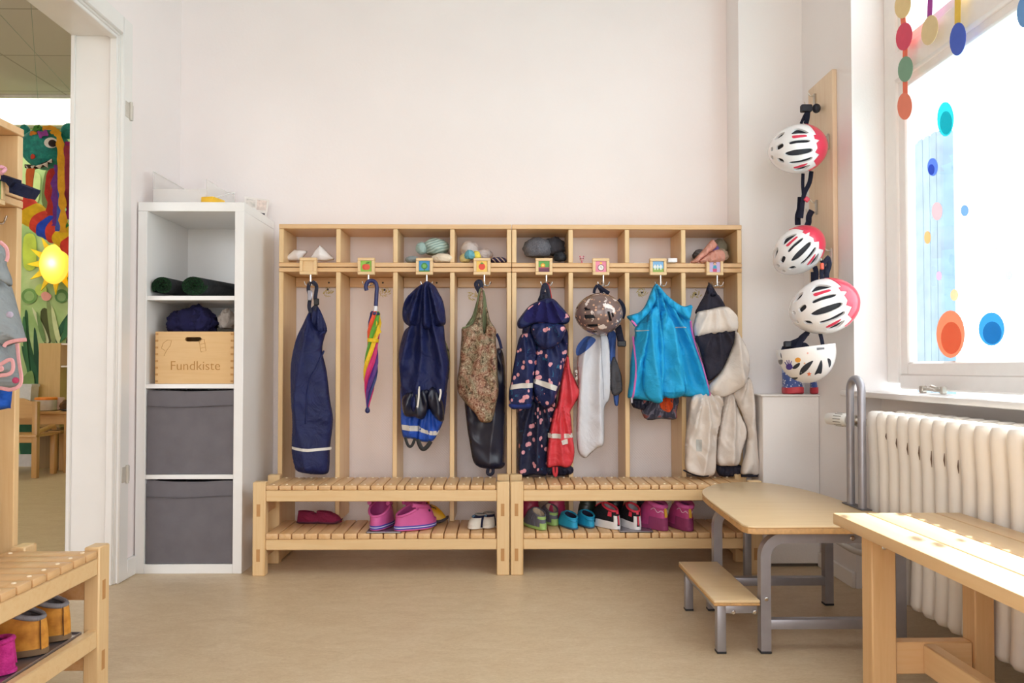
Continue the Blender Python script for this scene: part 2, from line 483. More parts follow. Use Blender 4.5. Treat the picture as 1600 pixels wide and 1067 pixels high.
mb = MB(); mb.box(XR, 1.50, YN, YP, 0, 3.3); mb.box(1.40, 1.50, -2.9, YN, 0, .704); mb.box(XW, 1.50, .35, YN, 2.75, 3.3); mb.box(XR, 1.50, -2.9, .35, .704, 3.3)
struct('wall_right', mb, M_WALL2, 'white window wall behind the radiator', 'wall')
struct('ceiling_hall', MB().box(XL, 1.6, -2.9, YB, 3.3, 3.4), wall_mat('C9C5C2', 'ceiling_paint'), 'white ceiling of the cloakroom', 'ceiling')
mb = MB(); mb.box(-1.455, -1.38, -2.9, -2.78, 0, 3.3); mb.box(1.35, 1.6, -2.9, -2.78, 0, 3.3); mb.box(-1.38, 1.35, -2.9, -2.78, 0, .45); mb.box(-1.38, 1.35, -2.9, -2.78, 2.9, 3.3)  # rear wall out of view, its opening added to let in frontal fill light
struct('wall_rear', mb, M_WALL, 'white wall behind the viewer with an opening added for fill daylight', 'wall')
# door lining of the opening in the left wall
lin_ = MB(); lin_.box(XLo-.005, XL+.004, 2.81, 2.832, 0, 2.09, .003); lin_.box(XLo-.005, XL+.004, 1.60, 1.622, 0, 2.09, .003); lin_.box(XLo-.005, XL+.004, 1.622, 2.81, 2.068, 2.09, .003)
lin_.box(XL-.03, XL-.001, 2.798, 2.812, 0, 2.07, .003); lin_.box(XL-.03, XL-.001, 1.62, 2.80, 2.055, 2.07, .003)
lin_.box(XLo-.005, XLo+.012, 2.802, 2.812, 0, 2.07, .003)
lin_.box(XL, XL+.016, 2.815, 2.885, 0, 2.148, .005); lin_.box(XL, XL+.016, 1.54, 1.615, 0, 2.148, .005); lin_.box(XL, XL+.016, 1.615, 2.815, 2.076, 2.148, .005)
door = struct('door_1', lin_, M_CASE, 'white glossy door lining and casing of the doorway', 'doorway', True)
M_STEEL = plain('B9B9BA', .3, 1, var=.05); M_NICK = plain('C9C3BA', .28, 1, var=.08)
for zz in (1.80, .405):
    h = MB(); h.cyl((XL+.02, 2.865, zz-.035), (XL+.02, 2.865, zz+.035), .006); h.box(XL+.012, XL+.018, 2.83, 2.888, zz-.03, zz+.03, .001)
    h.build('hinge', plain('CFC8BE', .5, .3), door)
struct('baseboard_left', MB().box(XL, XL+.014, 2.885, 2.954, 0, .075, .004), M_CASE, 'short white baseboard beside the white shelf', 'baseboard', True)
struct('baseboard_right', MB().box(XR-.014, XR, YN, 3.03, 0, .06, .004), M_CASE, 'white baseboard below the radiator valve', 'baseboard', True)
struct('baseboard_niche', MB().box(1.385, 1.40, .2, YN, 0, .06, .004), M_CASE, 'white baseboard behind the radiator', 'baseboard', True)
# unseen lamp added under the hall ceiling to brighten the coat stalls
cl0 = thing('added_fill_lamp', 'unseen round fill lamp added under the cloakroom ceiling', 'ceiling light', (0, .4, 3.2))
MB().lathe([(.10, 0), (.12, .02), (.12, .098)], (0, .4, 3.2), seg=32).build('fill_lamp_base', M_WHITE, cl0)
lm = NT('fill_lamp_glow'); lm.col('FFFFFF'); lm.set(.5, emit='F8F5FA', es=5)
MB().lathe([(.02, -.05), (.22, -.03), (.30, .0), (.30, .03), (.10, .04)], (0, .4, 3.17), seg=40).build('diffuser', lm.m, cl0)
# white boxed-in block in the corner under the helmets
BX = MB(); BX.box(1.066, XR-.001, 3.031, YP-.001, .012, .694, .003)
box_o = BX.build('boxed_casing', wall_mat('F2EDEA', 'casing_paint', .25), None, False, label='white boxed pipe casing in the corner under the spotted boots', cat='casing', kind='structure')
b = MB(); b.box(1.057, XR-.001, 3.023, YP-.001, .694, .702, .002); b.build('casing_top', M_CASE, box_o)
b = MB(); b.box(1.07, XR-.002, 3.036, YP-.002, 0, .013); b.build('casing_foot', plain('6E665F', .8), box_o)

# ---------------------------------------------------------------- window
M_FR = plain('F4F1EE', .3, var=.015, coat=.25)
fr = MB()
fr.box(XW, XW+.05, 2.64, YN, .755, 2.75, .006); fr.box(XW, XW+.05, .35, .46, .755, 2.75, .006)
fr.box(XW, XW+.05, .46, 2.64, .735, .79, .006); fr.box(XW-.012, XW+.05, .46, 2.64, 1.835, 1.945, .008); fr.box(XW, XW+.05, .46, 2.64, 2.65, 2.75, .006)
win = struct('window_1', fr, M_FR, 'white framed window with painted paper dots on the glass', 'window', True)
def sash(z0, z1, nm):
    s = MB(); x0, x1 = XW+.008, XW+.044
    s.box(x0, x1, 2.595, 2.655, z0, z1, .007); s.box(x0, x1, .45, .52, z0, z1, .007)
    s.box(x0-.004, x1, .52, 2.595, z0, z0+.055, .007); s.box(x0-.004, x1, .52, 2.595, z1-.05, z1, .007)
    return s.build('sash', M_FR, win)
s1 = sash(.777, 1.855, 'a'); s2 = sash(1.93, 2.68, 'b')
def glass_mat():
    m = bpy.data.materials.new('window_glass'); m.use_nodes = True; t = m.node_tree; t.nodes.clear()
    o = t.nodes.new('ShaderNodeOutputMaterial'); mx = t.nodes.new('ShaderNodeMixShader'); tr = t.nodes.new('ShaderNodeBsdfTransparent'); gl = t.nodes.new('ShaderNodeBsdfGlossy')
    fz = t.nodes.new('ShaderNodeFresnel'); fz.inputs[0].default_value = 1.45; gl.inputs['Roughness'].default_value = .02
    tr.inputs[0].default_value = (.96, .98, .98, 1)
    ge = t.nodes.new('ShaderNodeNewGeometry'); sb_ = t.nodes.new('ShaderNodeMath'); sb_.operation = 'SUBTRACT'; sb_.inputs[0].default_value = 1; ml = t.nodes.new('ShaderNodeMath'); ml.operation = 'MULTIPLY'
    t.links.new(ge.outputs['Backfacing'], sb_.inputs[1]); t.links.new(sb_.outputs[0], ml.inputs[0]); t.links.new(fz.outputs[0], ml.inputs[1]); t.links.new(ml.outputs[0], mx.inputs[0]); t.links.new(tr.outputs[0], mx.inputs[1]); t.links.new(gl.outputs[0], mx.inputs[2]); t.links.new(mx.outputs[0], o.inputs[0]); return m
M_GLASS = glass_mat()
for s_, z0, z1 in ((s1, .822, 1.815), (s2, 1.975, 2.64)):
    g = MB(); g.box(XW+.026, XW+.030, .50, 2.615, z0, z1); g.build('pane', M_GLASS, s_, False)
lt = MB()
p = atx(1452, 608, 1.37); lt.cyl((1.38, p.y-.055, .738), (1.38, p.y+.055, .742), .005); lt.box(1.372, 1.39, p.y+.045, p.y+.065, .728, .752, .003); lt.box(1.372, 1.39, p.y-.065, p.y-.05, .728, .752, .003)
lt.cyl((1.365, p.y-.05, .745), (1.365, p.y-.02, .75), .006)
lt.build('window_stay', M_NICK, win)
sl = MB(); sl.box(1.275, XW+.02, .35, YN-.002, .7055, .7265, .006, 2); sl.box(1.272, 1.299, YN-.002, 2.79, .7055, .7265, .006, 2)
sill = struct('window_sill', sl, M_CASE, 'white window sill above the radiator', 'sill', True)

# coloured dots on the glass
def tint(h, alpha):
    key = ('t', h, alpha)
    if key in MATS: return MATS[key]
    m = bpy.data.materials.new('tissue_'+h); m.use_nodes = True; t = m.node_tree; t.nodes.clear()
    o = t.nodes.new('ShaderNodeOutputMaterial'); mx = t.nodes.new('ShaderNodeMixShader'); tr = t.nodes.new('ShaderNodeBsdfTransparent')
    tl = t.nodes.new('ShaderNodeBsdfTranslucent'); c = rgb(h); tl.inputs[0].default_value = tuple(min(1, x/1.7) for x in c[:3])+(1,)
    tr.inputs[0].default_value = (1, 1, 1, 1)
    nz = t.nodes.new('ShaderNodeTexNoise'); nz.inputs['Scale'].default_value = 25; mm = t.nodes.new('ShaderNodeMath'); mm.operation = 'MULTIPLY_ADD'
    mm.inputs[1].default_value = .12; mm.inputs[2].default_value = alpha-.06
    t.links.new(nz.outputs['Fac'], mm.inputs[0]); t.links.new(mm.outputs[0], mx.inputs[0])
    t.links.new(tr.outputs[0], mx.inputs[1]); t.links.new(tl.outputs[0], mx.inputs[2]); t.links.new(mx.outputs[0], o.inputs[0])
    MATS[key] = m; return m
def disc(px, py, rx, ry, X, th=.001, n=24, rot=0, wob=0):
    c = atx(px, py, X); pts = []
    for k in range(n):
        a = 2*PI*k/n; dx, dy = rx*math.cos(a), ry*math.sin(a); r = 1+wob*math.sin(a*2+1)
        q = atx(px+(dx*math.cos(rot)-dy*math.sin(rot))*r, py+(dx*math.sin(rot)+dy*math.cos(rot))*r, X); pts.append(q)
    return MB().prism(pts, (th, 0, 0))
XG = XW+.0235
dots = [(1485, 522, 22, 37, 'F6A98C', .95, 'big orange paper egg stuck low on the window glass'),
        (1549, 514, 20, 26, '6FBCE4', .95, 'big blue paper egg stuck low on the window glass'),
        (1477, 186, 13, 27, '5FDCE2', .95, 'turquoise paper egg stuck high on the window glass'),
        (1457, 261, 8, 14, '8FA6E6', .95, 'dark blue paper dot stuck under the turquoise egg'),
        (1507, 329, 6, 9, 'A9C4F0', .95, 'small pale blue dot on the middle of the glass'),
        (1464, 330, 8, 14, 'F6C9CC', .9, 'pale pink flower dot on the glass near the frame'),
        (1449, 371, 5, 10, 'F8C99A', .9, 'small orange dot on the glass near the frame'),
        (1536, 378, 8, 10, 'FBE6D8', .85, 'faint peach dot, the first of the faint pair'),
        (1561, 382, 8, 10, 'F8D8D6', .85, 'faint pink dot beside the faint peach one'),
        (1467, 431, 4, 7, 'F8C8E4', .9, 'tiny pink dot above the big orange egg'),
        (1491, 461, 6, 9, 'F9D6B4', .9, 'small orange dot just above the big orange egg'),
        (1576, 430, 5, 7, 'D6ECF8', .85, 'tiny pale blue dot above the big blue egg')]
for px, py, rx, ry, h, a, lab in dots:
    o = disc(px, py, rx, ry, XG).build('paper_dot', tint(h, a), None, False, label=lab, cat='window decoration', group='paper dots on the window glass')
    if rx > 12:
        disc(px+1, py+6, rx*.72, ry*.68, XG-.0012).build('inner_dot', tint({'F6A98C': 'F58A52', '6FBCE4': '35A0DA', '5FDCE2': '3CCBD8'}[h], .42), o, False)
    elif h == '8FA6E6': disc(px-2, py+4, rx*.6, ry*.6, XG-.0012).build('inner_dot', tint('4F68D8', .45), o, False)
# hanging paper chains in front of the transom
XC = 1.385
def chain(px, items, strip, lab):
    c = atx(px, items[0][1], XC); root = thing('paper_garland', lab, 'garland', (XC, c.y, atx(px, items[-1][1]+20, XC).z), 'hanging paper garlands at the window')
    P = [atx(px+1, items[0][1]-140, XC+.002)]+[atx(i[0]+(1 if k % 2 else -1), i[1], XC+.002) for k, i in enumerate(items)]
    pts = smooth_path(P, 6); m = MB(); m.tube(pts, .017, 6, flat=((1, 0, 0), .04)); m.build('ribbon', plain(strip, .7), root)
    for x, y, rx, ry, h, rt in items:
        disc(x, y, rx, ry, XC, -.0012, rot=rt, wob=.05).build('paper_oval', plain(h, .8, var=.03), root, False)
chain(1412, [(1411, 8, 12, 22, 'EBD39B', .2), (1413, 57, 12, 23, 'E0506C', .2), (1415, 108, 11, 21, '7FA88E', .15), (1414, 166, 11, 22, 'F28D74', .05)], 'F47A5C', 'paper garland of four ovals, cream, red, green and salmon')
chain(1455, [(1453, 47, 12, 25, 'E6D2A2', .25)], 'A83FA0', 'paper garland ending in one cream oval on purple ribbon')
chain(1496, [(1497, 61, 12, 27, '4A68D0', .12)], 'EFCB52', 'paper garland ending in one blue oval on yellow ribbon')
chain(1599, [(1601, 18, 11, 26, '6FA4E2', .1)], 'E8647C', 'paper garland ending in one pale blue oval at the picture edge')

# ---------------------------------------------------------------- outdoors
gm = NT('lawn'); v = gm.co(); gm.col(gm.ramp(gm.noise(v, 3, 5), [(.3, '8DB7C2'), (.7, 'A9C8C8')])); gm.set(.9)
MB().box(1.62, 40, -20, 30, -.5, -.4).build('ground_outside', gm.m, None, False, kind='structure', label='pale ground of the yard outside the window', cat='ground')
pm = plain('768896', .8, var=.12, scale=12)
po = MB(); a0 = atx(1431, 400, 2.0); a1 = atx(1474, 400, 2.0)
po.box(1.995, 2.06, a1.y, a0.y, -.4, 1.9, .01)
for k in range(1, 4):
    yy = a1.y+(a0.y-a1.y)*k/4; po.box(1.9935, 1.996, yy-.02, yy+.02, -.4, 1.9)
po.build('garden_post', pm, None, True, label='pale blue wooden post standing outside the window', cat='post')
gs = MB(); rr = random.Random(3)
for k in range(900):
    x = 3+rr.random()*3; y = 2.8+rr.random()*6; h = .5+rr.random()*.5; d = Vector(((rr.random()-.5)*.3, (rr.random()-.5)*.3, h))
    b0 = Vector((x, y, -.4)); gs.add([b0-Vector((0, .008, 0)), b0+Vector((0, .008, 0)), b0+d], [(0, 1, 2)])
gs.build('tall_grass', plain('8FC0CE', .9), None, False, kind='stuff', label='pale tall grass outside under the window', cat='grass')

# ---------------------------------------------------------------- radiator
M_RAD = plain('F1EBE3', .3, var=.03, scale=10, coat=.25)
rad = thing('radiator', 'cream white ribbed radiator under the window sill', 'radiator', (1.23, 1.6, .115))
pitch = .060
sec = MB()
def rrect(cx, cy, hw, hd, z, n=5):
    r = min(hw, hd)*.95; out = []
    for qx, qy, a0 in ((1, 1, 0), (-1, 1, PI/2), (-1, -1, PI), (1, -1, 3*PI/2)):
        for k in range(n):
            a = a0+PI/2*k/(n-1); out.append((cx+qx*(hw-r)+r*math.cos(a), cy+qy*(hd-r)+r*math.sin(a), z))
    return out
x_f, x_b = 1.166, 1.31; xm = (x_f+x_b)/2; hd_ = pitch/2
# header blocks, then two columns
def col_loft(cx, hx):
    rings = []
    for z, sx, sy in ((.115, .3, .25), (.120, .75, .6), (.135, 1, .82), (.18, .90, .80), (.3, .78, .80), (.52, .78, .80), (.60, .93, .88), (.63, 1, .95), (.655, .97, .93), (.667, .85, .82), (.673, .55, .5)):
        rings.append(rrect(cx, 0, hx*sx, hd_*sy, z))
    sec.loft(rings)
col_loft(x_f+.03, .032); col_loft(x_b-.03, .032)
for z0, z1 in ((.60, .664), (.13, .185)):
    rings = [rrect(xm, 0, (x_b-x_f)/2*s, hd_*.99*s2, z) for z, s, s2 in ((z0, .6, .3), (z0+.012, .86, .8), ((z0+z1)/2, .9, 1.0), (z1-.012, .86, .8), (z1, .6, .3))]
    sec.loft(rings)
n_sec = 26; y_far = 2.385
for k in range(n_sec):
    if k == 0:
        yk = y_far-pitch/2; m0 = MB(); m0.add([(p[0], p[1]+yk, p[2]) for p in sec.v], sec.f); s0 = m0.build('rib', M_RAD, rad, True, 50)
    else:
        c = s0.copy(); COL.objects.link(c); c.parent = rad; c.location = (0, -pitch*k, 0)
v = MB(); v.cyl((1.24, y_far-.01, .625), (1.24, y_far+.22, .625), .012); v.cyl((1.24, y_far+.19, .625), (1.232, y_far+.245, .625), .02)
v.cyl((1.24, y_far+.10, .625), (1.385, y_far+.10, .625), .011); v.build('valve', M_NICK, rad)
v = MB(); v.lathe([(.018, 0), (.024, .01), (.024, .05), (.022, .055), (.021, .09), (.015, .097)], (1.226, y_far+.24, .625), (-.35, 1, 0), 20)
hd = v.build('thermostat_head', plain('EFEDE8', .4, var=.01), rad)
v = MB()
for k in range(14):
    a = 2*PI*k/14; ax = Vector((-.35, 1, 0)).normalized(); o1 = ax.orthogonal().normalized(); o2 = ax.cross(o1); rr_ = o1*math.cos(a)*.0235+o2*math.sin(a)*.0235
    b0 = Vector((1.226, y_far+.24, .625))+ax*.012+rr_; v.cyl(b0, b0+ax*.035, .0018, seg=5)
v.build('head_rib', plain('8F8A82', .6), hd)
v = MB(); v.tube(smooth_path([(1.30, 2.37, .155), (1.32, 2.45, .15), (1.32, 2.6, .15), (1.27, 2.70, .15), (1.275, 3.02, .17)], 6), .011, 10); v.build('pipe', plain('CFC9C2', .4, var=.03), rad)

for k, (z, h) in enumerate(((.60, .02), (.585, .03), (.575, .035), (.57, .04), (.56, .045), (.565, .035), (.555, .035))):
    yk = y_far-pitch*(k+2); MB().tube([(x_f+.012, yk+.004, z+h/2), (x_f+.010, yk+.002, z), (x_f+.013, yk+.004, z-h/2)], [.0006, .0019, .0006], 6).build('paint_chip', plain('6E5648', .8), rad)
# ---------------------------------------------------------------- the white shelf unit
KX0, KX1, KY0, KY1 = -1.447, -1.027, 2.955, 3.343
sh = thing('shelf_unit', 'tall narrow white shelf unit with four cubes beside the doorway', 'shelf', (-1.237, 3.15, 0))
sm = MB(); T_ = .037
for a in ((KX0, KX0+T_, KY0, KY1, 0, 1.47-T_), (KX1-T_, KX1, KY0, KY1, 0, 1.47-T_)): MB().box(*a, .0015).build('side_panel', M_WHITE, sh, True)
MB().box(KX0, KX1, KY0, KY1, 1.47-T_, 1.47, .0015).build('top_panel', M_WHITE, sh, True)
MB().box(KX0+T_, KX1-T_, KY0+.002, KY1, 0, T_, .001).build('base_panel', M_WHITE, sh, True)
ZS = [.0375, .380, .738, 1.088]
for z in ZS[1:]: MB().box(KX0+T_, KX1-T_, KY0+.003, KY1, z-.009, z+.009, .001).build('shelf_board', M_WHITE, sh, True)
MB().box(KX0+T_, KX1-T_, KY1-.006, KY1, T_, 1.47-T_).build('back_panel', M_WHITE, sh, False)
M_GREY = fabric('6F6B70', .9, .06, .3, 900, wr=.04)
def drawer(z0, z1, lab):
    x0, x1, y0, y1 = KX0+T_+.003, KX1-T_-.003, KY0+.004, KY1-.02
    d = thing('fabric_drawer', lab, 'storage box', ((x0+x1)/2, (y0+y1)/2, z0), 'grey fabric storage boxes in the white shelf')
    V = []; m = MB(); n = 24
    # front with slight sag and bulge
    vs = []; fc = []
    for j in range(n+1):
        for i in range(n+1):
            u, q = i/n, j/n; x = x0+(x1-x0)*u; z = z0+(z1-z0)*q
            b = .006*math.sin(PI*u)*math.sin(PI*q)+.003*noise.noise(Vector((u*4, q*4+z0*9, 1)))*math.sin(PI*u)
            z2 = z-(.004*math.sin(PI*u)+.004*noise.noise(Vector((u*3, z0*5, 2))))*(q**3)
            vs.append((x, y0-b+.006, z2))
    for j in range(n):
        for i in range(n): a = j*(n+1)+i; fc.append((a, a+1, a+n+2, a+n+1))
    m.add(vs, fc); m.build('front_panel', M_GREY, d, True, 180)
    b = MB(); b.box(x0, x1, y0+.004, y0+.012, z0, z1-.012); b.box(x0, x0+.006, y0+.008, y1, z0, z1-.01); b.box(x1-.006, x1, y0+.008, y1, z0, z1-.01); b.box(x0, x1, y1-.006, y1, z0, z1-.01); b.box(x0, x1, y0+.008, y1, z0, z0+.006)
    b.build('box_body', M_GREY, d, False)
    s = MB(); zs = z1-.062; s.tube([(x0+.004+(x1-x0-.008)*k/20, y0-.0015-.006*math.sin(PI*k/20)*.6-.0005, zs-.004*math.sin(PI*k/20*1.3)) for k in range(21)], .0022, 6)
    s.build('hem_seam', fabric('605C60', .9), d)
    s = MB(); s.box(x0+.006, x1-.006, y0+.02, y1-.01, z0+.01, z1-.05, .02); s.build('lining', fabric('3A3840', .9), d)
    return d
drawer(.39, .722, 'upper of two grey fabric boxes, directly below the wooden crate')
drawer(.0385, .365, 'lower grey fabric box, bottom cube of the white shelf')
# found-things crate
cx0, cx1 = at(243, 560, KY0+.02).x, at(365, 560, KY0+.02).x; cz0 = .7475; cz1 = at(300, 518, KY0+.02).z; cy0, cy1 = KY0+.018, KY0+.30
M_CR = wood('x', 'D9AE73', 'E3BC85', .5, .05, key2='crate')
cr = thing('wooden_crate', 'light wooden crate engraved with lettering in the white shelf', 'crate', ((cx0+cx1)/2, (cy0+cy1)/2, cz0))
hcx, hcz = (at(302, 530, cy0).x, at(302, 530, cy0).z)
o_ = [(cx0, cz0), (cx1, cz0), (cx1, cz1), (cx0, cz1)]
hole = [(hcx+sx*.024+.009*math.cos(a), hcz+.009*math.sin(a)) for sx, a0 in ((1, -PI/2), (-1, PI/2)) for a in [a0+PI*k/8 for k in range(9)]]
P, T = tri_region(o_, [hole], .02)
fm = MB(); n = len(P); Vv = [(p[0], cy0, p[1]) for p in P]+[(p[0], cy0+.011, p[1]) for p in P]; fc = [t for t in T]+[tuple(n+i for i in t[::-1]) for t in T]
eb = {}
for f in T:
    for a, b in ((f[0], f[1]), (f[1], f[2]), (f[2], f[0])): eb[(a, b)] = 1
fc += [(b, a, n+a, n+b) for a, b in eb if (b, a) not in eb]
fm.add(Vv, fc); front = fm.build('front_panel', M_CR, cr, False)
b = MB(); b.box(cx0, cx0+.011, cy0+.011, cy1, cz0, cz1); b.box(cx1-.011, cx1, cy0+.011, cy1, cz0, cz1); b.box(cx0+.011, cx1-.011, cy1-.011, cy1, cz0, cz1); b.box(cx0+.011, cx1-.011, cy0+.011, cy1-.011, cz0, cz0+.01)
b.build('crate_body', M_CR, cr, False)
M_ENG = plain('B5823F', .7)
add_text('Fundkiste', .052, M_ENG, 'lettering', front, Matrix(((1, 0, 0, at(305, 578, cy0).x), (0, 0, -1, cy0-.0006), (0, 1, 0, at(305, 578, cy0).z), (0, 0, 0, 1))), .0004, -.0006)
for pts in ([(258, 548), (252, 544), (255, 536), (262, 531), (268, 532), (266, 540), (260, 548), (256, 556)], [(311, 532), (319, 530), (322, 548), (314, 550), (311, 532)], [(313, 538), (321, 536)], [(314, 544), (321, 542)]):
    MB().tube([at(x, y, cy0-.0003) for x, y in pts], .0007, 5).build('engraving', M_ENG, front)
j, j2 = MB(), MB()
for k in range(8):
    z = cz0+.01+k*(cz1-cz0-.02)/7; j.box(cx0-.0004, cx0+.011, cy0-.0005, cy0+.001, z-.004, z+.004); j2.box(cx1-.011, cx1+.0004, cy0-.0005, cy0+.001, z-.004, z+.004)
j.build('finger_joint', plain('BE8C50', .6), front, False); j2.build('finger_joint', plain('BE8C50', .6), front, False)
# clothes in and above the crate
cl = cg = None
cl = thing('lost_clothes', 'rumpled navy clothes and pale grey scarf piled in the wooden crate', 'clothes', (at(303, 518, KY0+.15).x, KY0+.15, cz1-.05))
c = at(304, 503, KY0+.13); crumple('navy_cloth', (c.x, c.y, c.z-.004), (.085, .07, .062), fabric('1B1A40', .9, .2), cl, 3, .30, 6, ridge=1.0); crumple('navy_cloth', (c.x-.05, c.y-.03, c.z-.012), (.042, .045, .048), fabric('1B1A40', .9, .2), cl, 5, .3, 6, ridge=1.0); crumple('navy_cloth', (c.x+.03, c.y-.03, c.z-.004), (.045, .04, .052), fabric('23224C', .9, .2), cl, 9, .3, 6, ridge=1.0)
c = at(355, 498, KY0+.15); crumple('scarf_cloth', (c.x-.002, c.y, c.z-.008), (.028, .045, .046), fabric('BDB3AB', .95, .15), cl, 8, .25, 5)
# rolled artificial turf mats
M_TURF = NT('turf'); vv = M_TURF.co(); M_TURF.col(M_TURF.ramp(M_TURF.noise(vv, 140, 3), [(.35, '04180A'), (.55, '0A3516'), (.78, '2A6A34')])); M_TURF.bump(M_TURF.noise(vv, 400, 2), 1, .004); M_TURF.set(.9)
M_TBK = fabric('2B2D30', .9)
def turf_roll(px, py, r, lab, turns=3.2, skew=.0, sq=1.0):
    y0 = KY0+.03; c = at(px, py, y0); c.z = 1.0975+r
    t = thing('turf_roll', lab, 'turf mat', (c.x, y0+.15, 1.0975), 'rolled turf mats in the top cube')
    m = MB(); n = 80; inn = []; out = []; rr = random.Random(px)
    ends = []
    for yy, dx in ((y0, 0), (y0+.30, skew)):
        ring = []
        for k in range(n):
            a = k/(n-1)*turns*2*PI; rad = r*(.16+.84*k/(n-1)); ring.append((rad, a))
        ends.append((yy, dx, ring))
    th = r*.84/turns*.9
    V = []; 
    for yy, dx, ring in ends:
        for rad, a in ring: V.append((c.x+dx+sq*rad*math.cos(a), yy, c.z+rad*math.sin(a)))
        for rad, a in ring: V.append((c.x+dx+sq*max(.003, rad-th)*math.cos(a), yy, c.z+max(.003, rad-th)*math.sin(a)))
    fo = []; fi = []
    for k in range(n-1):
        fo.append((k, k+1, 2*n+k+1, 2*n+k)); fi.append((n+k+1, n+k, 3*n+k, 3*n+k+1)); fi.append((k+1, k, n+k, n+k+1)); fi.append((2*n+k, 2*n+k+1, 3*n+k+1, 3*n+k))
    m2 = MB(); m2.add(V, fi); m2.build('turf_side', M_TURF.m, t, True)
    tuft = MB()
    for k in range(520):
        q = rr.random(); a = q*turns*2*PI; rad = max(.002, r*(.16+.84*q)-rr.random()*th); p = Vector((c.x+sq*rad*math.cos(a), y0, c.z+rad*math.sin(a)))
        d = Vector((rr.uniform(-.5, .5), -1, rr.uniform(-.5, .5)))*.011; s = Vector((rr.uniform(-1, 1), 0, rr.uniform(-1, 1))).normalized()*.0012; d *= .55
        tuft.add([p-s, p+s, p+d], [(0, 1, 2)])
    tuft.build('turf_tuft', M_TURF.m, t, False, kind='stuff')
    m3 = MB(); m3.add(V, fo); m3.build('turf_back', M_TBK, t, True)
turf_roll(254, 443, .041, 'thinner dark green turf roll lying against the shelf side', 2.6, .03, 1.12)
turf_roll(303, 443, .044, 'thicker dark green turf roll with grey back, beside the thinner one', 3.0, .075, 1.28)
# on top of the shelf
def top_thing(name, lab, cat, px, Y): c = at(px, 314, Y); return thing(name, lab, cat, (c.x, Y, 1.471)), c
M_PLAS = NT('clear_plastic'); M_PLAS.col('F3EFEC'); M_PLAS.b.inputs['Alpha'].default_value = .35; M_PLAS.set(.15)
t, c = top_thing('plastic_tub', 'translucent white plastic tub on top of the white shelf', 'tub', 282, 3.13)
x0, x1 = -1.405, -1.19; m = MB()
m.box(x0, x0+.003, 2.99, 3.30, 1.471, 1.60); m.box(x1-.003, x1, 2.99, 3.30, 1.471, 1.57); m.box(x0, x1, 2.99, 2.993, 1.471, 1.53); m.box(x0, x1, 3.297, 3.30, 1.471, 1.585); m.box(x0, x1, 2.99, 3.30, 1.471, 1.474)
m.build('tub_wall', M_PLAS.m, t, False)
m = MB(); m.tube([(x0, 2.99, 1.60), (x0, 3.30, 1.60), (x1, 3.30, 1.59), (x1, 3.03, 1.50)], .003, 6); m.build('tub_rim', plain('EDE8E4', .3), t)
t, c = top_thing('yellow_block', 'small yellow plastic block on top of the white shelf', 'block', 330, 2.99)
MB().box(c.x-.028, c.x+.028, 2.96+.01, 3.05, 1.471, 1.496, .004, 2, rot=Matrix.Rotation(-.25, 3, 'Z')).build('block_body', plain('F4C22E', .4), t)
t, c = top_thing('leaning_card', 'small photo card leaning on the wall above the white shelf', 'card', 400, 3.2)
P0 = [at(383, 298, 3.26), at(421, 303, 3.30), at(416, 333, 3.30), at(383, 322, 3.26)]
zlow = min(p.z for p in P0)
MB().prism([Vector((p.x, p.y, p.z-zlow+1.472 if i < 2 else 1.472)) for i, p in enumerate(P0)], (-.002, -.004, 0)).build('card_sheet', plain('E9E0DA', .6), t, False)
a, b_, c_, d_ = [Vector((p.x, p.y-.0047, p.z-zlow+1.472 if i < 2 else 1.474)) for i, p in enumerate(P0)]
def cardq(u0, u1, v0, v1, h, nm): 
    f = lambda u, q: (d_*(1-u)+c_*u)*(1-q)+(a*(1-u)+b_*u)*q
    MB().prism([f(u0, v0), f(u1, v0), f(u1, v1), f(u0, v1)], (0, -.0008, 0)).build(nm, plain(h, .6, var=.2, scale=60), t, False)
cardq(.08, .46, .5, .9, 'D9CFC8', 'print_block'); cardq(.52, .93, .4, .92, 'E2CFC6', 'print_photo'); cardq(.6, .92, .14, .26, '4B4A50', 'print_bars')
t, c = top_thing('felt_scrap', 'flat dark grey felt scrap lying by the tub', 'cloth', 284, 3.0)
crumple('felt', (c.x, 3.035, 1.476), (.05, .03, .006), fabric('55524F', .9), t, 5, .15, 3)
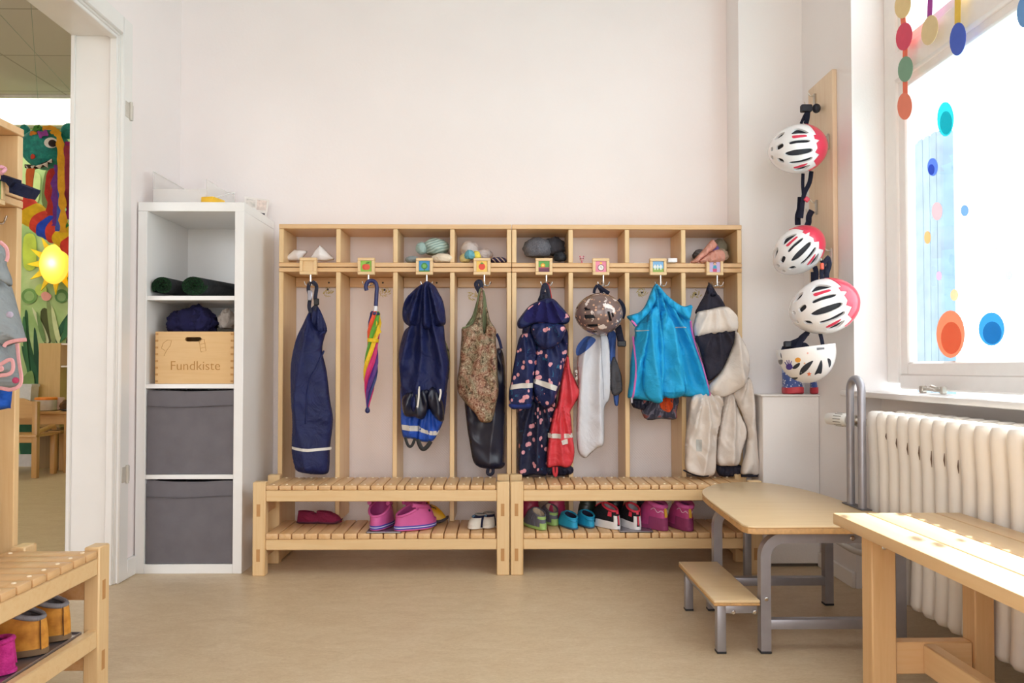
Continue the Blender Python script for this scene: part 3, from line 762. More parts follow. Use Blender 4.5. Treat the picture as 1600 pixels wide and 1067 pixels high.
# ---------------------------------------------------------------- lockers and benches
WX, WY, WZ = wood('x'), wood('y'), wood('z', 'D8AA74', 'E6C08C')
WF = wood('x', 'E2BA84', 'EBCB9A', key2='front'); WFZ = wood('z', 'E2BA84', 'EBCB9A', key2='front')
M_CHROME = plain('D8D6D4', .18, 1, var=.03)
Z_TOP = 1.420
def pic_mat(h): return plain(h, .5, var=.08, scale=60)
def picture(kind, X, Zc, Y, parent, xf):
    """the little child's emblem set in the frame of a name block"""
    s = .0225
    bgc = {'apple': '8FBF4A', 'tree': '3F8FC8', 'tomato': 'F0C766', 'flower': '5FA34E', 'clock': 'E98BA5', 'birch': '7FB4E0', 'figure': 'C6B3DE', 'leaf': '3E9A62'}[kind]
    b = MB(xf); b.box(X-s, X+s, Y-.0015, Y, Zc-s, Zc+s); o = b.build('picture', pic_mat(bgc), parent, False)
    def blob(pts, h, k=1):
        m = MB(xf); m.prism([(X+x*s, Y-.0015-.0005*k, Zc+z*s) for x, z in pts], (0, .0005, 0)); m.build('motif', pic_mat(h), o, False)
    def circ(cx, cz, r, h, k=1, sq=1): blob([(cx+r*math.cos(2*PI*i/20), cz+r*sq*math.sin(2*PI*i/20)) for i in range(20)], h, k)
    if kind == 'apple': circ(-.2, -.15, .55, 'D8452E'); circ(.2, -.15, .55, 'E0573A', 2); blob([(-.03, .4), (.03, .4), (.1, .75), (.02, .75)], '5B4022', 3); blob([(.08, .5), (.5, .55), (.75, .85), (.3, .8)], '3F7A2E', 3)
    elif kind == 'tree': circ(0, .05, .62, '3E8E48'); circ(0, .05, .36, '7CB85E', 2); blob([(-.08, -.9), (.08, -.9), (.05, -.4), (-.05, -.4)], '4B6E33', 3); blob([(-1, -1), (1, -1), (1, -.75), (-1, -.8)], '4C8F3E', 1)
    elif kind == 'tomato': circ(0, -.05, .62, 'DF4A34'); blob([(-.4, .5), (0, .42), (.4, .5), (.12, .6), (0, .95), (-.1, .6)], '4C8C38', 2)
    elif kind == 'flower': circ(-.2, .2, .42, 'E9A53C'); circ(-.2, .2, .2, 'F6E070', 2); blob([(-1, -1), (1, -1), (1, -.35), (-1, -.35)], '6E3B52', 2); blob([(-1, -.4), (1, -.4), (1, -.15), (-1, -.15)], 'B6486A', 1)
    elif kind == 'clock': circ(0, -.2, .62, '7C4048'); circ(0, -.2, .5, 'F5F0EA', 2); blob([(-.03, -.2), (.03, -.2), (.03, .15), (-.03, .15)], '333333', 3); blob([(0, -.24), (.25, -.35), (.25, -.3), (0, -.18)], '333333', 3); circ(0, .68, .2, 'F0C23C', 1)
    elif kind == 'birch':
        blob([(-1, -1), (1, -1), (1, -.35), (-1, -.3)], '8FAE52')
        for x in (-.6, -.1, .5): blob([(x-.1, -.6), (x+.1, -.6), (x+.08, .4), (x-.08, .4)], 'F2F2EC', 2); circ(x, .0, .28, 'DDE8E4', 1)
    elif kind == 'figure': circ(0, .5, .26, 'E8B89A', 2); circ(0, .62, .3, '5A3A2A', 1); blob([(-.4, -.35), (.4, -.35), (.25, .3), (-.25, .3)], '3FA0C0', 2); blob([(-.35, -.95), (.35, -.95), (.4, -.35), (-.4, -.35)], 'D0507A', 1)
    else: blob([(-.7, -.7), (.2, -.5), (.7, .7), (-.3, .4)], '8CD04A'); circ(.2, -.1, .25, 'F2F6EA', 2)
def unit(xf, loc, bl, ll, lx0, tags, names, y0=.227):
    """one bench, one coat stall, one cubby row; local x along the front, y into the wall"""
    B = lambda: MB(xf)
    g = 'slatted shoe benches'
    be = thing('shoe_bench', names[0], 'bench', loc, g)
    pw, pd = .050, .038
    for x in (0, bl-pw):
        m = B(); m.box(x, x+pw, 0, pd, 0, .365, .003); p = m.build('post', WFZ, be)
        for z in (.08, .255): B().box(x+.016, x+.030, -.0006, .002, z-.024, z+.024).build('tenon', plain('C08E58', .6), p, False)
        m = B(); m.box(x, x+pw, .184, .220, 0, .366, .003); m.build('post', WFZ, be)
        m = B()
        m.box(x+.012, x+.034, pd, .184, .056, .104, .002); m.build('side_rail', WY, be)
        m = B(); m.box(x+.012, x+.034, pd, .184, .231, .279, .002); m.build('side_rail', WY, be)
    solo = y0 < .2265
    for z0, z1 in ((.296, .3395) if solo else (.288, .3325), (.117, .162) if solo else (.0995, .1415)):
        m = B(); m.box(pw, bl-pw, .003, .026, z0, z1, .003); m.build('front_rail', WF, be)
        m = B(); m.box(pw, bl-pw, .188, .210, z0-(.032 if solo and z0 < .2 else 0), z1-(.042 if solo and z0 < .2 else 0), .003); m.build('back_rail', WX, be)
    def slats(z0, z1, y0, y1, nm, pegs, gap=None):
        m = B(); pg = []; x = pw+.001; k = 0; wd = .0462
        full = bl-2*pw-.002; n = 17; pitch = (full-.032)/n
        while k <= n:
            ww = (.028 if k == 10 else pitch-.0042)
            m.box(x, x+ww, y0, y1, z0, z1, .0035, 2)
            if pegs and k != 10:
                pg += [(x+ww/2, yy, z1-.0004) for yy in (y0+.024, y1-.02)]
            x += ww+.0042; k += 1
        o = m.build(nm, WY, be)
        d0 = None
        for q in pg:
            if d0 is None: d0 = B().lathe([(.0052, 0), (.0052, .001), (.004, .0024), (.0005, .0032)], q, (0, 0, 1), 10).build('dowel', plain('F6E2C2', .35), o); q0 = Vector(q)
            else: c = d0.copy(); COL.objects.link(c); c.parent = o; c.location = xf.to_3x3() @ (Vector(q)-q0)
    slats(*((.340, .358) if solo else (.333, .351)), .002, y0-.005, 'seat_slats', True)
    if solo: slats(.124, .1505, .028, .184, 'shelf_slats', False)
    else: slats(.142, .1638, .002, .264, 'shelf_slats', False)
    # coat stall
    yb = y0+.200
    st = thing('coat_stall', names[1], 'coat rack', tuple(Vector(loc)+(xf.to_3x3() @ Vector((0, .2, 0)))), 'open coat stalls with hooks')
    t = .0195; pitch = (ll-t)/4
    for k in range(5):
        x = lx0+k*pitch; m = B(); m.box(x, x+t, y0, yb, .005 if k in (0, 4) else (.12 if solo else .1642), 1.2160, .002); m.build('upright', WFZ if True else WZ, st)
    m = B(); m.box(lx0, lx0+ll, y0-.002, yb, 1.2165, 1.2355, .002); m.build('top_board', WX, st)
    for k in range(4):
        x = lx0+k*pitch+t; 
        m = B(); m.box(x+.001, lx0+(k+1)*pitch-.001, yb-.018, yb, 1.172, 1.2160, .002); r = m.build('back_rail', WX, st)
        m = B()
        for xx, zz in ((.62, 1.192),): m.cyl((x+xx*pitch, yb-.0195, zz), (x+xx*pitch, yb-.017, zz), .004)
        m.build('screw_hole', plain('3A332C', .6), r)
    for k, (tx, kind) in enumerate(tags):
        w = .0365; zc_ = 1.239
        X = tx
        m = B(); m.box(X-w, X+w, y0-.015, y0-.004, zc_-w, zc_+w, .003, 2); bk = m.build('name_block', WF, st)
        m = B()
        for a in ((X-w+.001, X+w-.001, zc_+.023, zc_+w-.001), (X-w+.001, X+w-.001, zc_-w+.001, zc_-.023), (X-w+.001, X-.023, zc_-.023, zc_+.023), (X+.023, X+w-.001, zc_-.023, zc_+.023)):
            m.box(a[0], a[1], y0-.021, y0-.0145, a[2], a[3], .0015)
        m.build('block_frame', wood('x', 'E6C08A', 'EDCD9C', key2='blk'), bk)
        if kind: picture(kind, X, zc_, y0-.0155, bk, xf)
        hx = X+.010; hy = y0-.016
        m = B(); m.cyl((hx, hy, 1.2025), (hx, hy, 1.158), .0042, seg=10); m.lathe([(.002, 0), (.007, .003), (.007, .007), (.004, .010)], (hx, hy, 1.156), (0, 0, 1), 12)
        for dx, dy in ((-1, -.2), (1, -.2), (0, -1)):
            m.tube(smooth_path([(hx, hy, 1.164), (hx+dx*.010, hy+dy*.010, 1.157), (hx+dx*.020, hy+dy*.020, 1.161), (hx+dx*.025, hy+dy*.025, 1.174)], 4), .0021, 7)
        m.build('hook', M_CHROME, st)
    cu = thing('cubby_row', names[2], 'shelf', tuple(Vector(loc)+(xf.to_3x3() @ Vector((0, .2, 1.238)))), 'open cubby rows above the coats')
    for k in range(5):
        x = lx0+k*pitch; m = B(); m.box(x, x+t, y0, yb, 1.2570, Z_TOP-.0205, .002); m.build('divider', WFZ, cu)
    m = B(); m.box(lx0, lx0+ll, y0-.002, yb, Z_TOP-.020, Z_TOP, .002); m.build('top_board', WX, cu)
    m = B(); m.box(lx0, lx0+ll, y0-.002, yb, 1.2380, 1.2565, .002); m.build('bottom_board', WX, cu)
    return be, st, cu
YF = 2.918
def lx(px, base, Y=YF+.209): return at(px, 415, Y).x-base
X1 = -.974; X2 = .032
unit(Matrix.Translation((X1, YF, 0)), (X1, YF, 0), 1.002, .984, .028, [(lx(481.5, X1), ''), (lx(572, X1), 'apple'), (lx(663, X1), 'tree'), (lx(753, X1), 'tomato')],
     ('slatted wooden shoe bench carrying pink clogs, beside the white shelf', 'open wooden coat stall with a rainbow umbrella hanging in it', 'wooden cubby row holding the teal bobble hat'))
unit(Matrix.Translation((X2, YF, 0)), (X2, YF, 0), .990, .981, .008, [(lx(850, X2), 'flower'), (lx(939, X2), 'clock'), (lx(1028.5, X2), 'birch'), (lx(1117, X2), 'figure')],
     ('slatted wooden shoe bench holding many pairs of trainers, nearest the window', 'open wooden coat stall with cherry and turquoise jackets in it', 'wooden cubby row holding the grey fleece bundle'))
XA, YA = -1.0, 1.915
xfA = Matrix.Translation((XA, YA-1.0, 0)) @ Matrix.Rotation(PI/2, 4, 'Z')
unit(xfA, (XA, YA-1.0, 0), 1.0, .965, .025, [(.12, ''), (.36, ''), (.60, 'apple'), (.858, 'leaf')],
     ('slatted wooden shoe bench by the doorway with tan boots under it', 'wooden coat stall by the doorway with a grey fleece on it', 'wooden cubby row by the doorway with a navy cap strap'), y0=.226)
# metal drip trays
M_TRAY = plain('B4B0B8', .28, .85, var=.05)
def tray(a, b, z, lab, xf=None, y0=.004, y1=.18):
    m = MB(xf); m.box(a, b, y0, y1, z, z+.002); m.box(a, b, y0, y0+.0015, z, z+.006); m.box(a, b, y1-.0015, y1, z, z+.006); m.box(a, a+.0015, y0, y1, z, z+.006); m.box(b-.0015, b, y0, y1, z, z+.006)
    m.build('drip_tray', M_TRAY, None, False, label=lab, cat='tray', group='metal drip trays on shoe shelves')
tray(at(572, 832, YF).x, at(626, 832, YF).x, .1642, 'flat metal drip tray under the pink clogs', Matrix.Translation((0, YF, 0)))
tray(at(969, 832, YF).x, at(1021, 832, YF).x, .1642, 'flat metal drip tray under the black and red trainers', Matrix.Translation((0, YF, 0)))
tray(.06, .925, .1602, 'long metal drip tray under the tan boots by the doorway', xfA, .0275, .18)
# yellow glue marks and old screws on the wall behind the hooks
rr = random.Random(5)
for px, py in ((512, 456), (601, 456), (739, 462), (1003, 457), (1087, 460)):
    c = at(px, py, YB-.001); gl = MB()
    for k in range(26):
        a = rr.random()*2*PI; r = .004+.022*rr.random(); x, z = c.x+r*math.cos(a), c.z+.8*r*math.sin(a)
        gl.tube([(x-.006*math.cos(a+1), YB-.0006, z-.006*math.sin(a+1)), (x+.006*math.cos(a+1), YB-.0006, z+.006*math.sin(a+1))], .0013, 5, flat=((0, 1, 0), .3))
    gl.build('glue_stain', plain('D8C67E', .8), bpy.data.objects['wall_back'])
for px, py in ((512, 452), (601, 453), (602, 436), (1003, 457), (1087, 460)):
    c = at(px, py, YB-.001); MB().cyl((c.x, YB-.003, c.z), (c.x, YB+.001, c.z), .0045, seg=10).build('wall_plug', plain('4A4440', .6), bpy.data.objects['wall_back'])

# ---------------------------------------------------------------- podium with handrail, and its step
M_TUBE = plain('A2A0A6', .36, .55, var=.05)
M_PLY = wood('x', 'E0BF90', 'EACDA0', .38, .25, key2='ply'); M_EDGE = plain('C79A63', .5, var=.15, scale=80)
pod = thing('podium_table', 'low wooden platform with rounded end and grey steel legs', 'platform', (.93, 2.5, 0))
zt = .365
out = [(.684, 2.12), (.692, 2.36), (.703, 2.58), (.727, 2.70), (.772, 2.79), (.83, 2.855), (.90, 2.895), (.97, 2.902), (1.03, 2.87), (1.085, 2.78), (1.12, 2.66), (1.14, 2.50), (1.153, 2.30), (1.158, 2.11)]
loop = [(.715, 2.052)]+out[:1]; loop = smooth_path([Vector((x, y, 0)) for x, y in out], 5)
loop = [Vector((.712, 2.087, 0)), Vector((.693, 2.096, 0))]+loop+[Vector((1.153, 2.087, 0))]
def slab(loop, z0, z1, name, mat, parent, r=.004):
    c = sum(loop, Vector())/len(loop); rings = []
    for z, k in ((z0, r), (z0+r, 0), (z1-r, 0), (z1-r*.3, r*.35), (z1, r)):
        rings.append([Vector((p.x, p.y, z))+(Vector((c.x-p.x, c.y-p.y, 0)).normalized()*k) for p in loop])
    m = MB(); m.loft(rings); return m.build(name, mat, parent, True, 35)
slab(loop, zt-.0225, zt-.007, 'edge_band', M_EDGE, pod, .001)
slab(loop, zt-.0068, zt, 'top_board', M_PLY, pod, .003)
tu = lambda pts, r, nm, par=pod, seg=14: MB().tube(pts, r, seg).build(nm, M_TUBE, par, True, 50)
def sqtube(a, b, w, nm, par=pod):
    x0, y0, z0 = a; x1, y1, z1 = b; h = w/2
    return MB().box(min(x0, x1)-h, max(x0, x1)+h, min(y0, y1)-h, max(y0, y1)+h, min(z0, z1)-(h if z0 == z1 else 0), max(z0, z1)+(h if z0 == z1 else 0), .003, 2).build(nm, M_TUBE, par)
zr = zt-.0225-.016
def arch(y, xa, xb):
    m = MB(); r = .055; pts = [(xa, y, .004)]+[(xa+r-r*math.cos(a), y, zr-r+r*math.sin(a)) for a in [PI/2*k/8 for k in range(9)]]+[(xb-r+r*math.sin(a), y, zr-r+r*math.cos(a)) for a in [PI/2*k/8 for k in range(9)]]+[(xb, y, .004)]
    P = [Vector(p) for p in pts]; rings = []; h = .0145
    for i, p in enumerate(P):
        t = (P[min(i+1, len(P)-1)]-P[max(i-1, 0)]).normalized(); nrm = Vector((-t.z, 0, t.x))
        rings.append([p+nrm*h*a+Vector((0, h*b, 0)) for a, b in ((1, 1), (1, -1), (-1, -1), (-1, 1))])
    m.loft(rings); return m.build('leg_frame', M_TUBE, pod, True, 30)
arch(2.125, .748, 1.135); arch(2.547, .735, 1.115)
sqtube((.763, 2.125, .082), (1.12, 2.125, .082), .028, 'cross_bar'); sqtube((.75, 2.547, .082), (1.10, 2.547, .082), .028, 'cross_bar')
sqtube((.80, 2.141, zr), (.80, 2.514, zr), .028, 'side_bar'); sqtube((1.06, 2.141, zr), (1.06, 2.514, zr), .028, 'side_bar')
# round-end support leg
pa = atz(1163, 900, 0)
sqtube((pa.x, 2.86, .004), (pa.x, 2.86, zr+.01), .026, 'leg')
m = MB()
for x in (.995, 1.05): m.lathe([(.001, 0), (.006, .001), (.007, .004), (.005, .006)], (x, 2.1105, zr), (0, -1, 0), 12)
m.lathe([(.001, 0), (.005, .001), (.006, .004), (.004, .006)], (.748, 2.1105, .155), (0, -1, 0), 12)
m.build('bolt', M_CHROME, pod)
for x, y in ((.748, 2.125), (1.135, 2.125), (.735, 2.547), (1.115, 2.547), (pa.x, 2.86)):
    MB().box(x-.016, x+.016, y-.016, y+.016, 0, .008, .002).build('foot', plain('26262A', .6), pod)
# handrail
hp = MB(); y1_, y2_ = 2.412, 2.335; zt2 = .775
r = (y1_-y2_)/2
pts = [(1.135, y1_, zt)]+[(1.135, (y1_+y2_)/2+r*math.cos(a), zt2-r+r*math.sin(a)) for a in [PI*k/12 for k in range(13)]]+[(1.135, y2_, zt)]
hp.tube(pts, .0125, 14); hr = hp.build('handrail', M_TUBE, pod)
MB().box(1.118, 1.152, y2_-.03, y1_+.03, zt+.0004, zt+.004, .001).build('mount_plate', plain('77757A', .4, .8), hr)
# step
stp = thing('step_stool', 'low wooden step on grey steel legs in front of the platform', 'step', (.665, 2.31, 0))
MB().box(.597, .728, 2.10, 2.52, .1385, .146, .002).build('edge_band', M_EDGE, stp)
MB().box(.597, .728, 2.10, 2.52, .146, .155, .003, 2).build('top_board', M_PLY, stp)
for x, y in ((.622, 2.125), (.624, 2.497), (.700, 2.497)):
    sqtube((x, y, .004), (x, y, .1385), .026, 'leg', stp); MB().box(x-.0135, x+.0135, y-.0135, y+.0135, 0, .007, .001).build('foot', plain('26262A', .6), stp)
sqtube((.635, 2.125, .125), (.712, 2.125, .125), .024, 'cross_bar', stp); sqtube((.637, 2.497, .125), (.687, 2.497, .125), .024, 'cross_bar', stp); sqtube((.622, 2.139, .125), (.622, 2.483, .125), .022, 'side_bar', stp)
m = MB()
for x in (.655, .715): m.lathe([(.001, 0), (.005, .001), (.006, .004), (.004, .006)], (x, 2.1125, .118), (0, -1, 0), 10)
m.build('bolt', M_CHROME, stp)

# ---------------------------------------------------------------- long wooden bench under the window
WB = wood('y', 'DFB886', 'E8C697', .4, .2, key2='bench'); WBZ = wood('z', 'D7AA74', 'E2BA88', .42, .15, key2='bench')
sb = thing('long_bench', 'long wooden plank bench standing along the radiator', 'bench', (.99, 1.3, 0))
zb = .445; rz = Matrix.Identity(4); bx = Vector((.833, 1.87, 0))
xb = Matrix.Translation(bx) @ rz
for k, wd in enumerate((.084, .084, .084, .062)):
    x0 = sum((.084, .084, .084, .062)[:k])+k*.003
    m = MB(xb); m.box(x0, x0+wd, -1.25, 0, zb-.028, zb, .003, 2); m.build('seat_plank', WB, sb)
for y0 in (-.13, -1.15):
    for x0, x1 in ((.033, .091), (.276, .323)):
        m = MB(xb); m.box(x0, x1, y0, y0+.05, 0, zb-.029, .003); m.build('leg', WBZ, sb)
    m = MB(xb); m.box(.092, .275, y0+.012, y0+.038, zb-.062, zb-.0285, .004); m.build('cross_rail', WX, sb)
    m = MB(xb); m.box(.092, .275, y0+.008, y0+.040, .09, .165, .003); m.build('cross_rail', WX, sb)
m = MB(xb); m.box(.157, .187, -1.099, -.1225, .093, .162, .003); m.build('stretcher', WB, sb)
m = MB(xb); m.lathe([(.001, 0), (.005, .001), (.006, .004), (.004, .006)], (.061, -.131, zb-.055), (0, -1, 0), 12); m.build('bolt', M_CHROME, sb)
# ---------------------------------------------------------------- the room beyond the doorway
YM = 6.2
mm = NT('mural_paint'); v = mm.co((1, 1, 1)); 
c1 = mm.ramp(mm.noise(v, 2.2, 4, .6, .5), [(.3, '86AE66'), (.5, 'A9C888'), (.7, 'C6D9A2')])
mm.col(c1); mm.set(.8)
wm = struct('wall_mural', MB().box(-6.0, XLo-.001, YM, YM+.1, 0, 2.9), mm.m, 'green jungle mural wall of the room beyond the doorway', 'wall')
struct('wall_far', MB().box(-6.1, -6.0, -2.9, YM+.1, 0, 3.3), M_WALL, 'plain far wall of the room beyond the doorway', 'wall')
tm = NT('ceiling_tile'); v = tm.co(); br = tm.n('ShaderNodeTexBrick'); br.offset = 0; tm.l(v, br.inputs['Vector'])
for nme, val in (('Scale', 1), ('Brick Width', .62), ('Row Height', .62), ('Mortar Size', .006), ('Mortar Smooth', 0)): br.inputs[nme].default_value = val
br.inputs['Color1'].default_value = rgb('D5D1CB'); br.inputs['Color2'].default_value = rgb('D1CDC7'); br.inputs['Mortar'].default_value = rgb('B0ABA4'); tm.col(br.outputs[0]); tm.set(.85)
ct = struct('ceiling_tiled', MB().box(-6.0, XLo-.001, -2.9, YM, 2.81, 2.88), tm.m, 'grey tiled ceiling of the room beyond the doorway', 'ceiling')
struct('baseboard_mural', MB().box(-6.0, XLo-.002, YM-.015, YM, 0, .10), plain('D8D4D0', .5), 'pale baseboard below the jungle mural', 'baseboard')
# ceiling light panel
em = NT('light_panel'); em.col('FFFFFF'); em.set(.5, emit='FFF6E8', es=2.6)
cp = thing('ceiling_panel', 'bright square light panel in the tiled ceiling beyond the doorway', 'ceiling light', (-3.9, 5.76, 2.79))
MB().box(-4.7, -3.08, 5.46, 6.06, 2.797, 2.809).build('diffuser', em.m, cp, False)
f = MB(); f.box(-4.72, -3.06, 5.44, 5.46, 2.79, 2.809); f.box(-4.72, -3.06, 6.06, 6.08, 2.79, 2.809); f.box(-3.08, -3.06, 5.44, 6.08, 2.79, 2.809); f.box(-4.72, -4.70, 5.44, 6.08, 2.79, 2.809)
f.build('panel_frame', plain('E8E6E2', .4), cp, False)
# second panel, added nearer and out of view to light the dragon's front
cp2 = dup(cp, (-3.9, 3.55, 2.79), 0, 'added out-of-view fill panel in the tiled ceiling, nearer the coat stall')
for o in (cp, cp2): o['group'] = 'ceiling light panels'
# painted leaves on the mural
LEAFN = [0]
def leaf(px, h, nm='painted_leaf', w=.5, off=.002):
    LEAFN[0] += 1; off = .002+LEAFN[0]*.0007
    P = [at(x, y, YM-off) for x, y in px]; m = MB()
    L = smooth_loop([(p.x, p.z) for p in P], 4); V, T = tri_region(L, (), .08)
    m.add([(p[0], YM-off, p[1]) for p in V]+[(p[0], YM-off+.0005, p[1]) for p in V], list(T)+[tuple(len(V)+i for i in f[::-1]) for f in T]); return m.build(nm, plain(h, .85, var=.15, scale=10), wm, False)
z2 = zc(0, 380, 2.81)
for px, h in (([(178, 300), (215, 300), (225, 430), (190, 430)], '4B5230'), ([(110, 300), (122, 310), (130, 420), (165, 560), (160, 640), (125, 520), (108, 400)], '2F5A3C'), ([(150, 370), (165, 430), (180, 620), (160, 640), (148, 480)], '24503A'),
              ([(205, 260), (222, 270), (232, 360), (245, 430), (225, 430), (212, 350)], '8DA06A'), ([(318, 290), (318, 330), (280, 380), (258, 430), (245, 430), (258, 370), (290, 320)], '2C5C45'), ([(140, 280), (190, 360), (215, 430), (195, 430), (165, 360)], 'D2DDB4'),
              ([(95, 450), (150, 520), (170, 600), (160, 650), (120, 560)], '2E6042'), ([(262, 540), (318, 540), (318, 650), (262, 660)], '2B5A40'), ([(275, 560), (290, 555), (285, 655), (270, 655)], '6C8A50'), ([(300, 560), (318, 550), (305, 650), (295, 655)], '8CA868'), ([(90, 780), (140, 780), (135, 935), (90, 930)], '2E6148')):
    leaf(z2(px), h)
for px, py, r, h in ((128, 232, 34, '6F9A58'), (128, 232, 22, '93B878'), (270, 232, 30, '5F8F58'), (270, 236, 19, '8AB07A'), (180, 205, 26, 'B8D06A')):
    q = z2([(px+r*math.cos(2*PI*k/10), py+r*math.sin(2*PI*k/10)) for k in range(10)]); leaf(q, h, 'painted_flower', off=.0035)
leaf(z2([(180, 225), (200, 212), (225, 230), (215, 250), (190, 250)]), 'E8A8A0', 'painted_flower', off=.004)
z1 = zc(0, 0, 2.54)
for px, h in (([(180, 680), (210, 690), (200, 830), (165, 800)], '5C6A3A'), ([(125, 690), (160, 700), (150, 800), (120, 780)], 'B9D08C'), ([(95, 940), (140, 940), (140, 1060), (95, 1060)], 'B6CC4E')):
    leaf(z1(px), h)
for px, h in (([(100, 330), (112, 340), (120, 460), (135, 600), (118, 560), (100, 430)], '3C7048'), ([(225, 280), (238, 300), (262, 400), (268, 432), (250, 432), (232, 360)], 'C9D6A4'), ([(290, 330), (318, 350), (300, 400), (270, 432), (262, 432), (280, 380)], '3A6E4C'), ([(160, 300), (180, 340), (200, 420), (190, 432), (170, 380)], '6E8F5A'), ([(300, 400), (318, 405), (318, 440), (290, 440)], '2A2418'), ([(96, 600), (140, 560), (150, 640), (110, 660)], '7FA060')):
    leaf(z2(px), h)
# dragon of papier mache: head hung from the ceiling, crepe paper body
YD = 5.35
dz = zc(30, 180, 4.853)
M_TEAL = NT('teal_paint'); v = M_TEAL.co(); M_TEAL.col(M_TEAL.ramp(M_TEAL.noise(v, 22, 5, .7), [(.3, '14666A'), (.55, '1E9388'), (.75, '4BB3A2')])); M_TEAL.set(.7)
c = at(*dz([(200, 250)])[0], YD)
dr = thing('paper_dragon', 'teal papier-mache dragon head with crepe streamers, hung from the tiled ceiling', 'decoration', (c.x, c.y, c.z))
S = YD/F/4.853      # metres per enlarged pixel
hm = MB()
def hf(p, v):
    if v.x < 0: p = Vector((p.x, p.y, p.z*(1-.18*(-v.x))-.02*(-v.x)))
    return p
hm.ell(c, (170*S, 150*S, 165*S), 36, 24, rot=Matrix.Rotation(.25, 3, 'Y'), fn=hf)
for ex, ey, rx, rz in ((375, 120, 58, 62), (45, 110, 34, 42)):
    q = at(*dz([(ex, ey)])[0], YD); hm.ell(q, (rx*S, 30*S, rz*S), 18, 12, rot=Matrix.Rotation(.5 if ex > 100 else -.4, 3, 'Y'))
head = hm.build('head', M_TEAL.m, dr, True, 180)
def front_y(px, py):
    q = at(px, py, YD); dx = (q.x-c.x)/(172*S); dz_ = (q.z-c.z)/(167*S); k = max(0, 1-dx*dx-dz_*dz_); return YD-150*S*math.sqrt(k)
def stuck(pts, h, nm, par, out=.012, smooth=False, th=.006):
    px = dz(pts); yy = min(front_y(*p) for p in px)-out if True else 0
    ys = [front_y(*p) for p in px]; P = [at(x, y, yq-out) for (x, y), yq in zip(px, ys)]
    cc = sum(P, Vector())/len(P); cc.y -= .006; n = len(P); V = P+[cc]+[p+Vector((0, th, 0)) for p in P]
    m = MB(); m.add(V, [(i, (i+1) % n, n) for i in range(n)]+[(i, n+1+i, n+1+(i+1) % n, (i+1) % n) for i in range(n)]); return m.build(nm, plain(h, .75), par, False)
ring = lambda x, y, rx, ry, n=16: [(x+rx*math.cos(2*PI*k/n), y+ry*math.sin(2*PI*k/n)) for k in range(n)]
ey = stuck(ring(240, 208, 52, 40), 'EDEBE6', 'eye', head, .014); stuck(ring(250, 212, 30, 27), '2A1A18', 'pupil', ey, .022)
stuck(ring(95, 312, 24, 20, 10), 'C8402E', 'nostril', head, .014); stuck(ring(42, 310, 12, 18, 10), 'C8402E', 'nostril', head, .014)
stuck([(40, 372), (130, 392), (250, 330), (252, 352), (185, 392), (110, 412), (42, 398)], '141414', 'mouth', head, .006)
for a in ([(45, 380), (75, 385), (62, 405)], [(75, 385), (115, 380), (98, 408)], [(120, 385), (175, 370), (155, 405)], [(172, 372), (212, 355), (215, 398)], [(212, 352), (245, 330), (245, 362)]): stuck(a, 'E6E4DE', 'tooth', head, .014)
def streamer(pts, w, h, nm='streamer', par=dr, dy=0, yb=None):
    px = dz(pts); y = (yb if yb else YD-150*S*.9)+dy; m = MB(); P = smooth_path([at(a, b, y) for a, b in px], 5); V = []; n = len(P)
    rr = random.Random(int(pts[0][0])); L = []
    for i, p in enumerate(P):
        ww = w*S*(1+.18*math.sin(i*2.1)+.1*rr.uniform(-1, 1)); yw = .008*math.sin(i*1.7+pts[0][0]); t = P[min(i+1, n-1)]-P[max(i-1, 0)]; nr = Vector((t.z, 0, -t.x)).normalized()
        V += [p+nr*ww+Vector((0, yw, 0)), p-nr*ww+Vector((0, -yw, 0))]
    fc = [(2*i, 2*i+1, 2*i+3, 2*i+2) for i in range(n-1)]; k = len(V); V2 = [v+Vector((0, .002, 0)) for v in V]
    m.add(V+V2, fc+[tuple(k+j for j in f[::-1]) for f in fc]); return m.build(nm, fabric(h, .9, .12, .2, 200), par, True, 180)
stuck([(55, 405), (118, 400), (105, 480), (100, 545), (50, 540), (48, 450)], 'DE6A2C', 'tongue', head, .02)
for pts, w, h, dy in (([(375, 200), (385, 330), (395, 470), (380, 650), (370, 790)], 26, 'B83A8E', .05), ([(350, 230), (365, 400), (350, 560), (345, 700)], 24, 'C0506E', .04), ([(390, 400), (405, 560), (400, 740)], 20, '3558C8', .12), ([(260, 400), (275, 520), (250, 650), (235, 760)], 30, 'B0362E', .06), ([(300, 380), (275, 560), (285, 720), (280, 840)], 30, '6E3A8E', .03), ([(240, 420), (215, 560), (240, 700)], 22, 'C23A32', .07), ([(310, 560), (305, 700), (290, 880)], 16, '4A62B8', .0),
                      ([(250, 110), (300, 160), (315, 330), (318, 520), (330, 720), (330, 890)], 25, 'DFA42C', -.03), ([(175, 100), (240, 95), (295, 125)], 16, 'E2A236', -.012), ([(80, 140), (130, 130)], 14, 'DE8A30', -.008), ([(110, 120), (140, 85), (160, 110)], 16, '4E8A3A', -.005), ([(145, 150), (215, 130)], 22, '9A4A9E', -.012), ([(345, 810), (360, 850)], 18, '4F9A48', -.02)):
    streamer(pts, w, h, dy=dy)
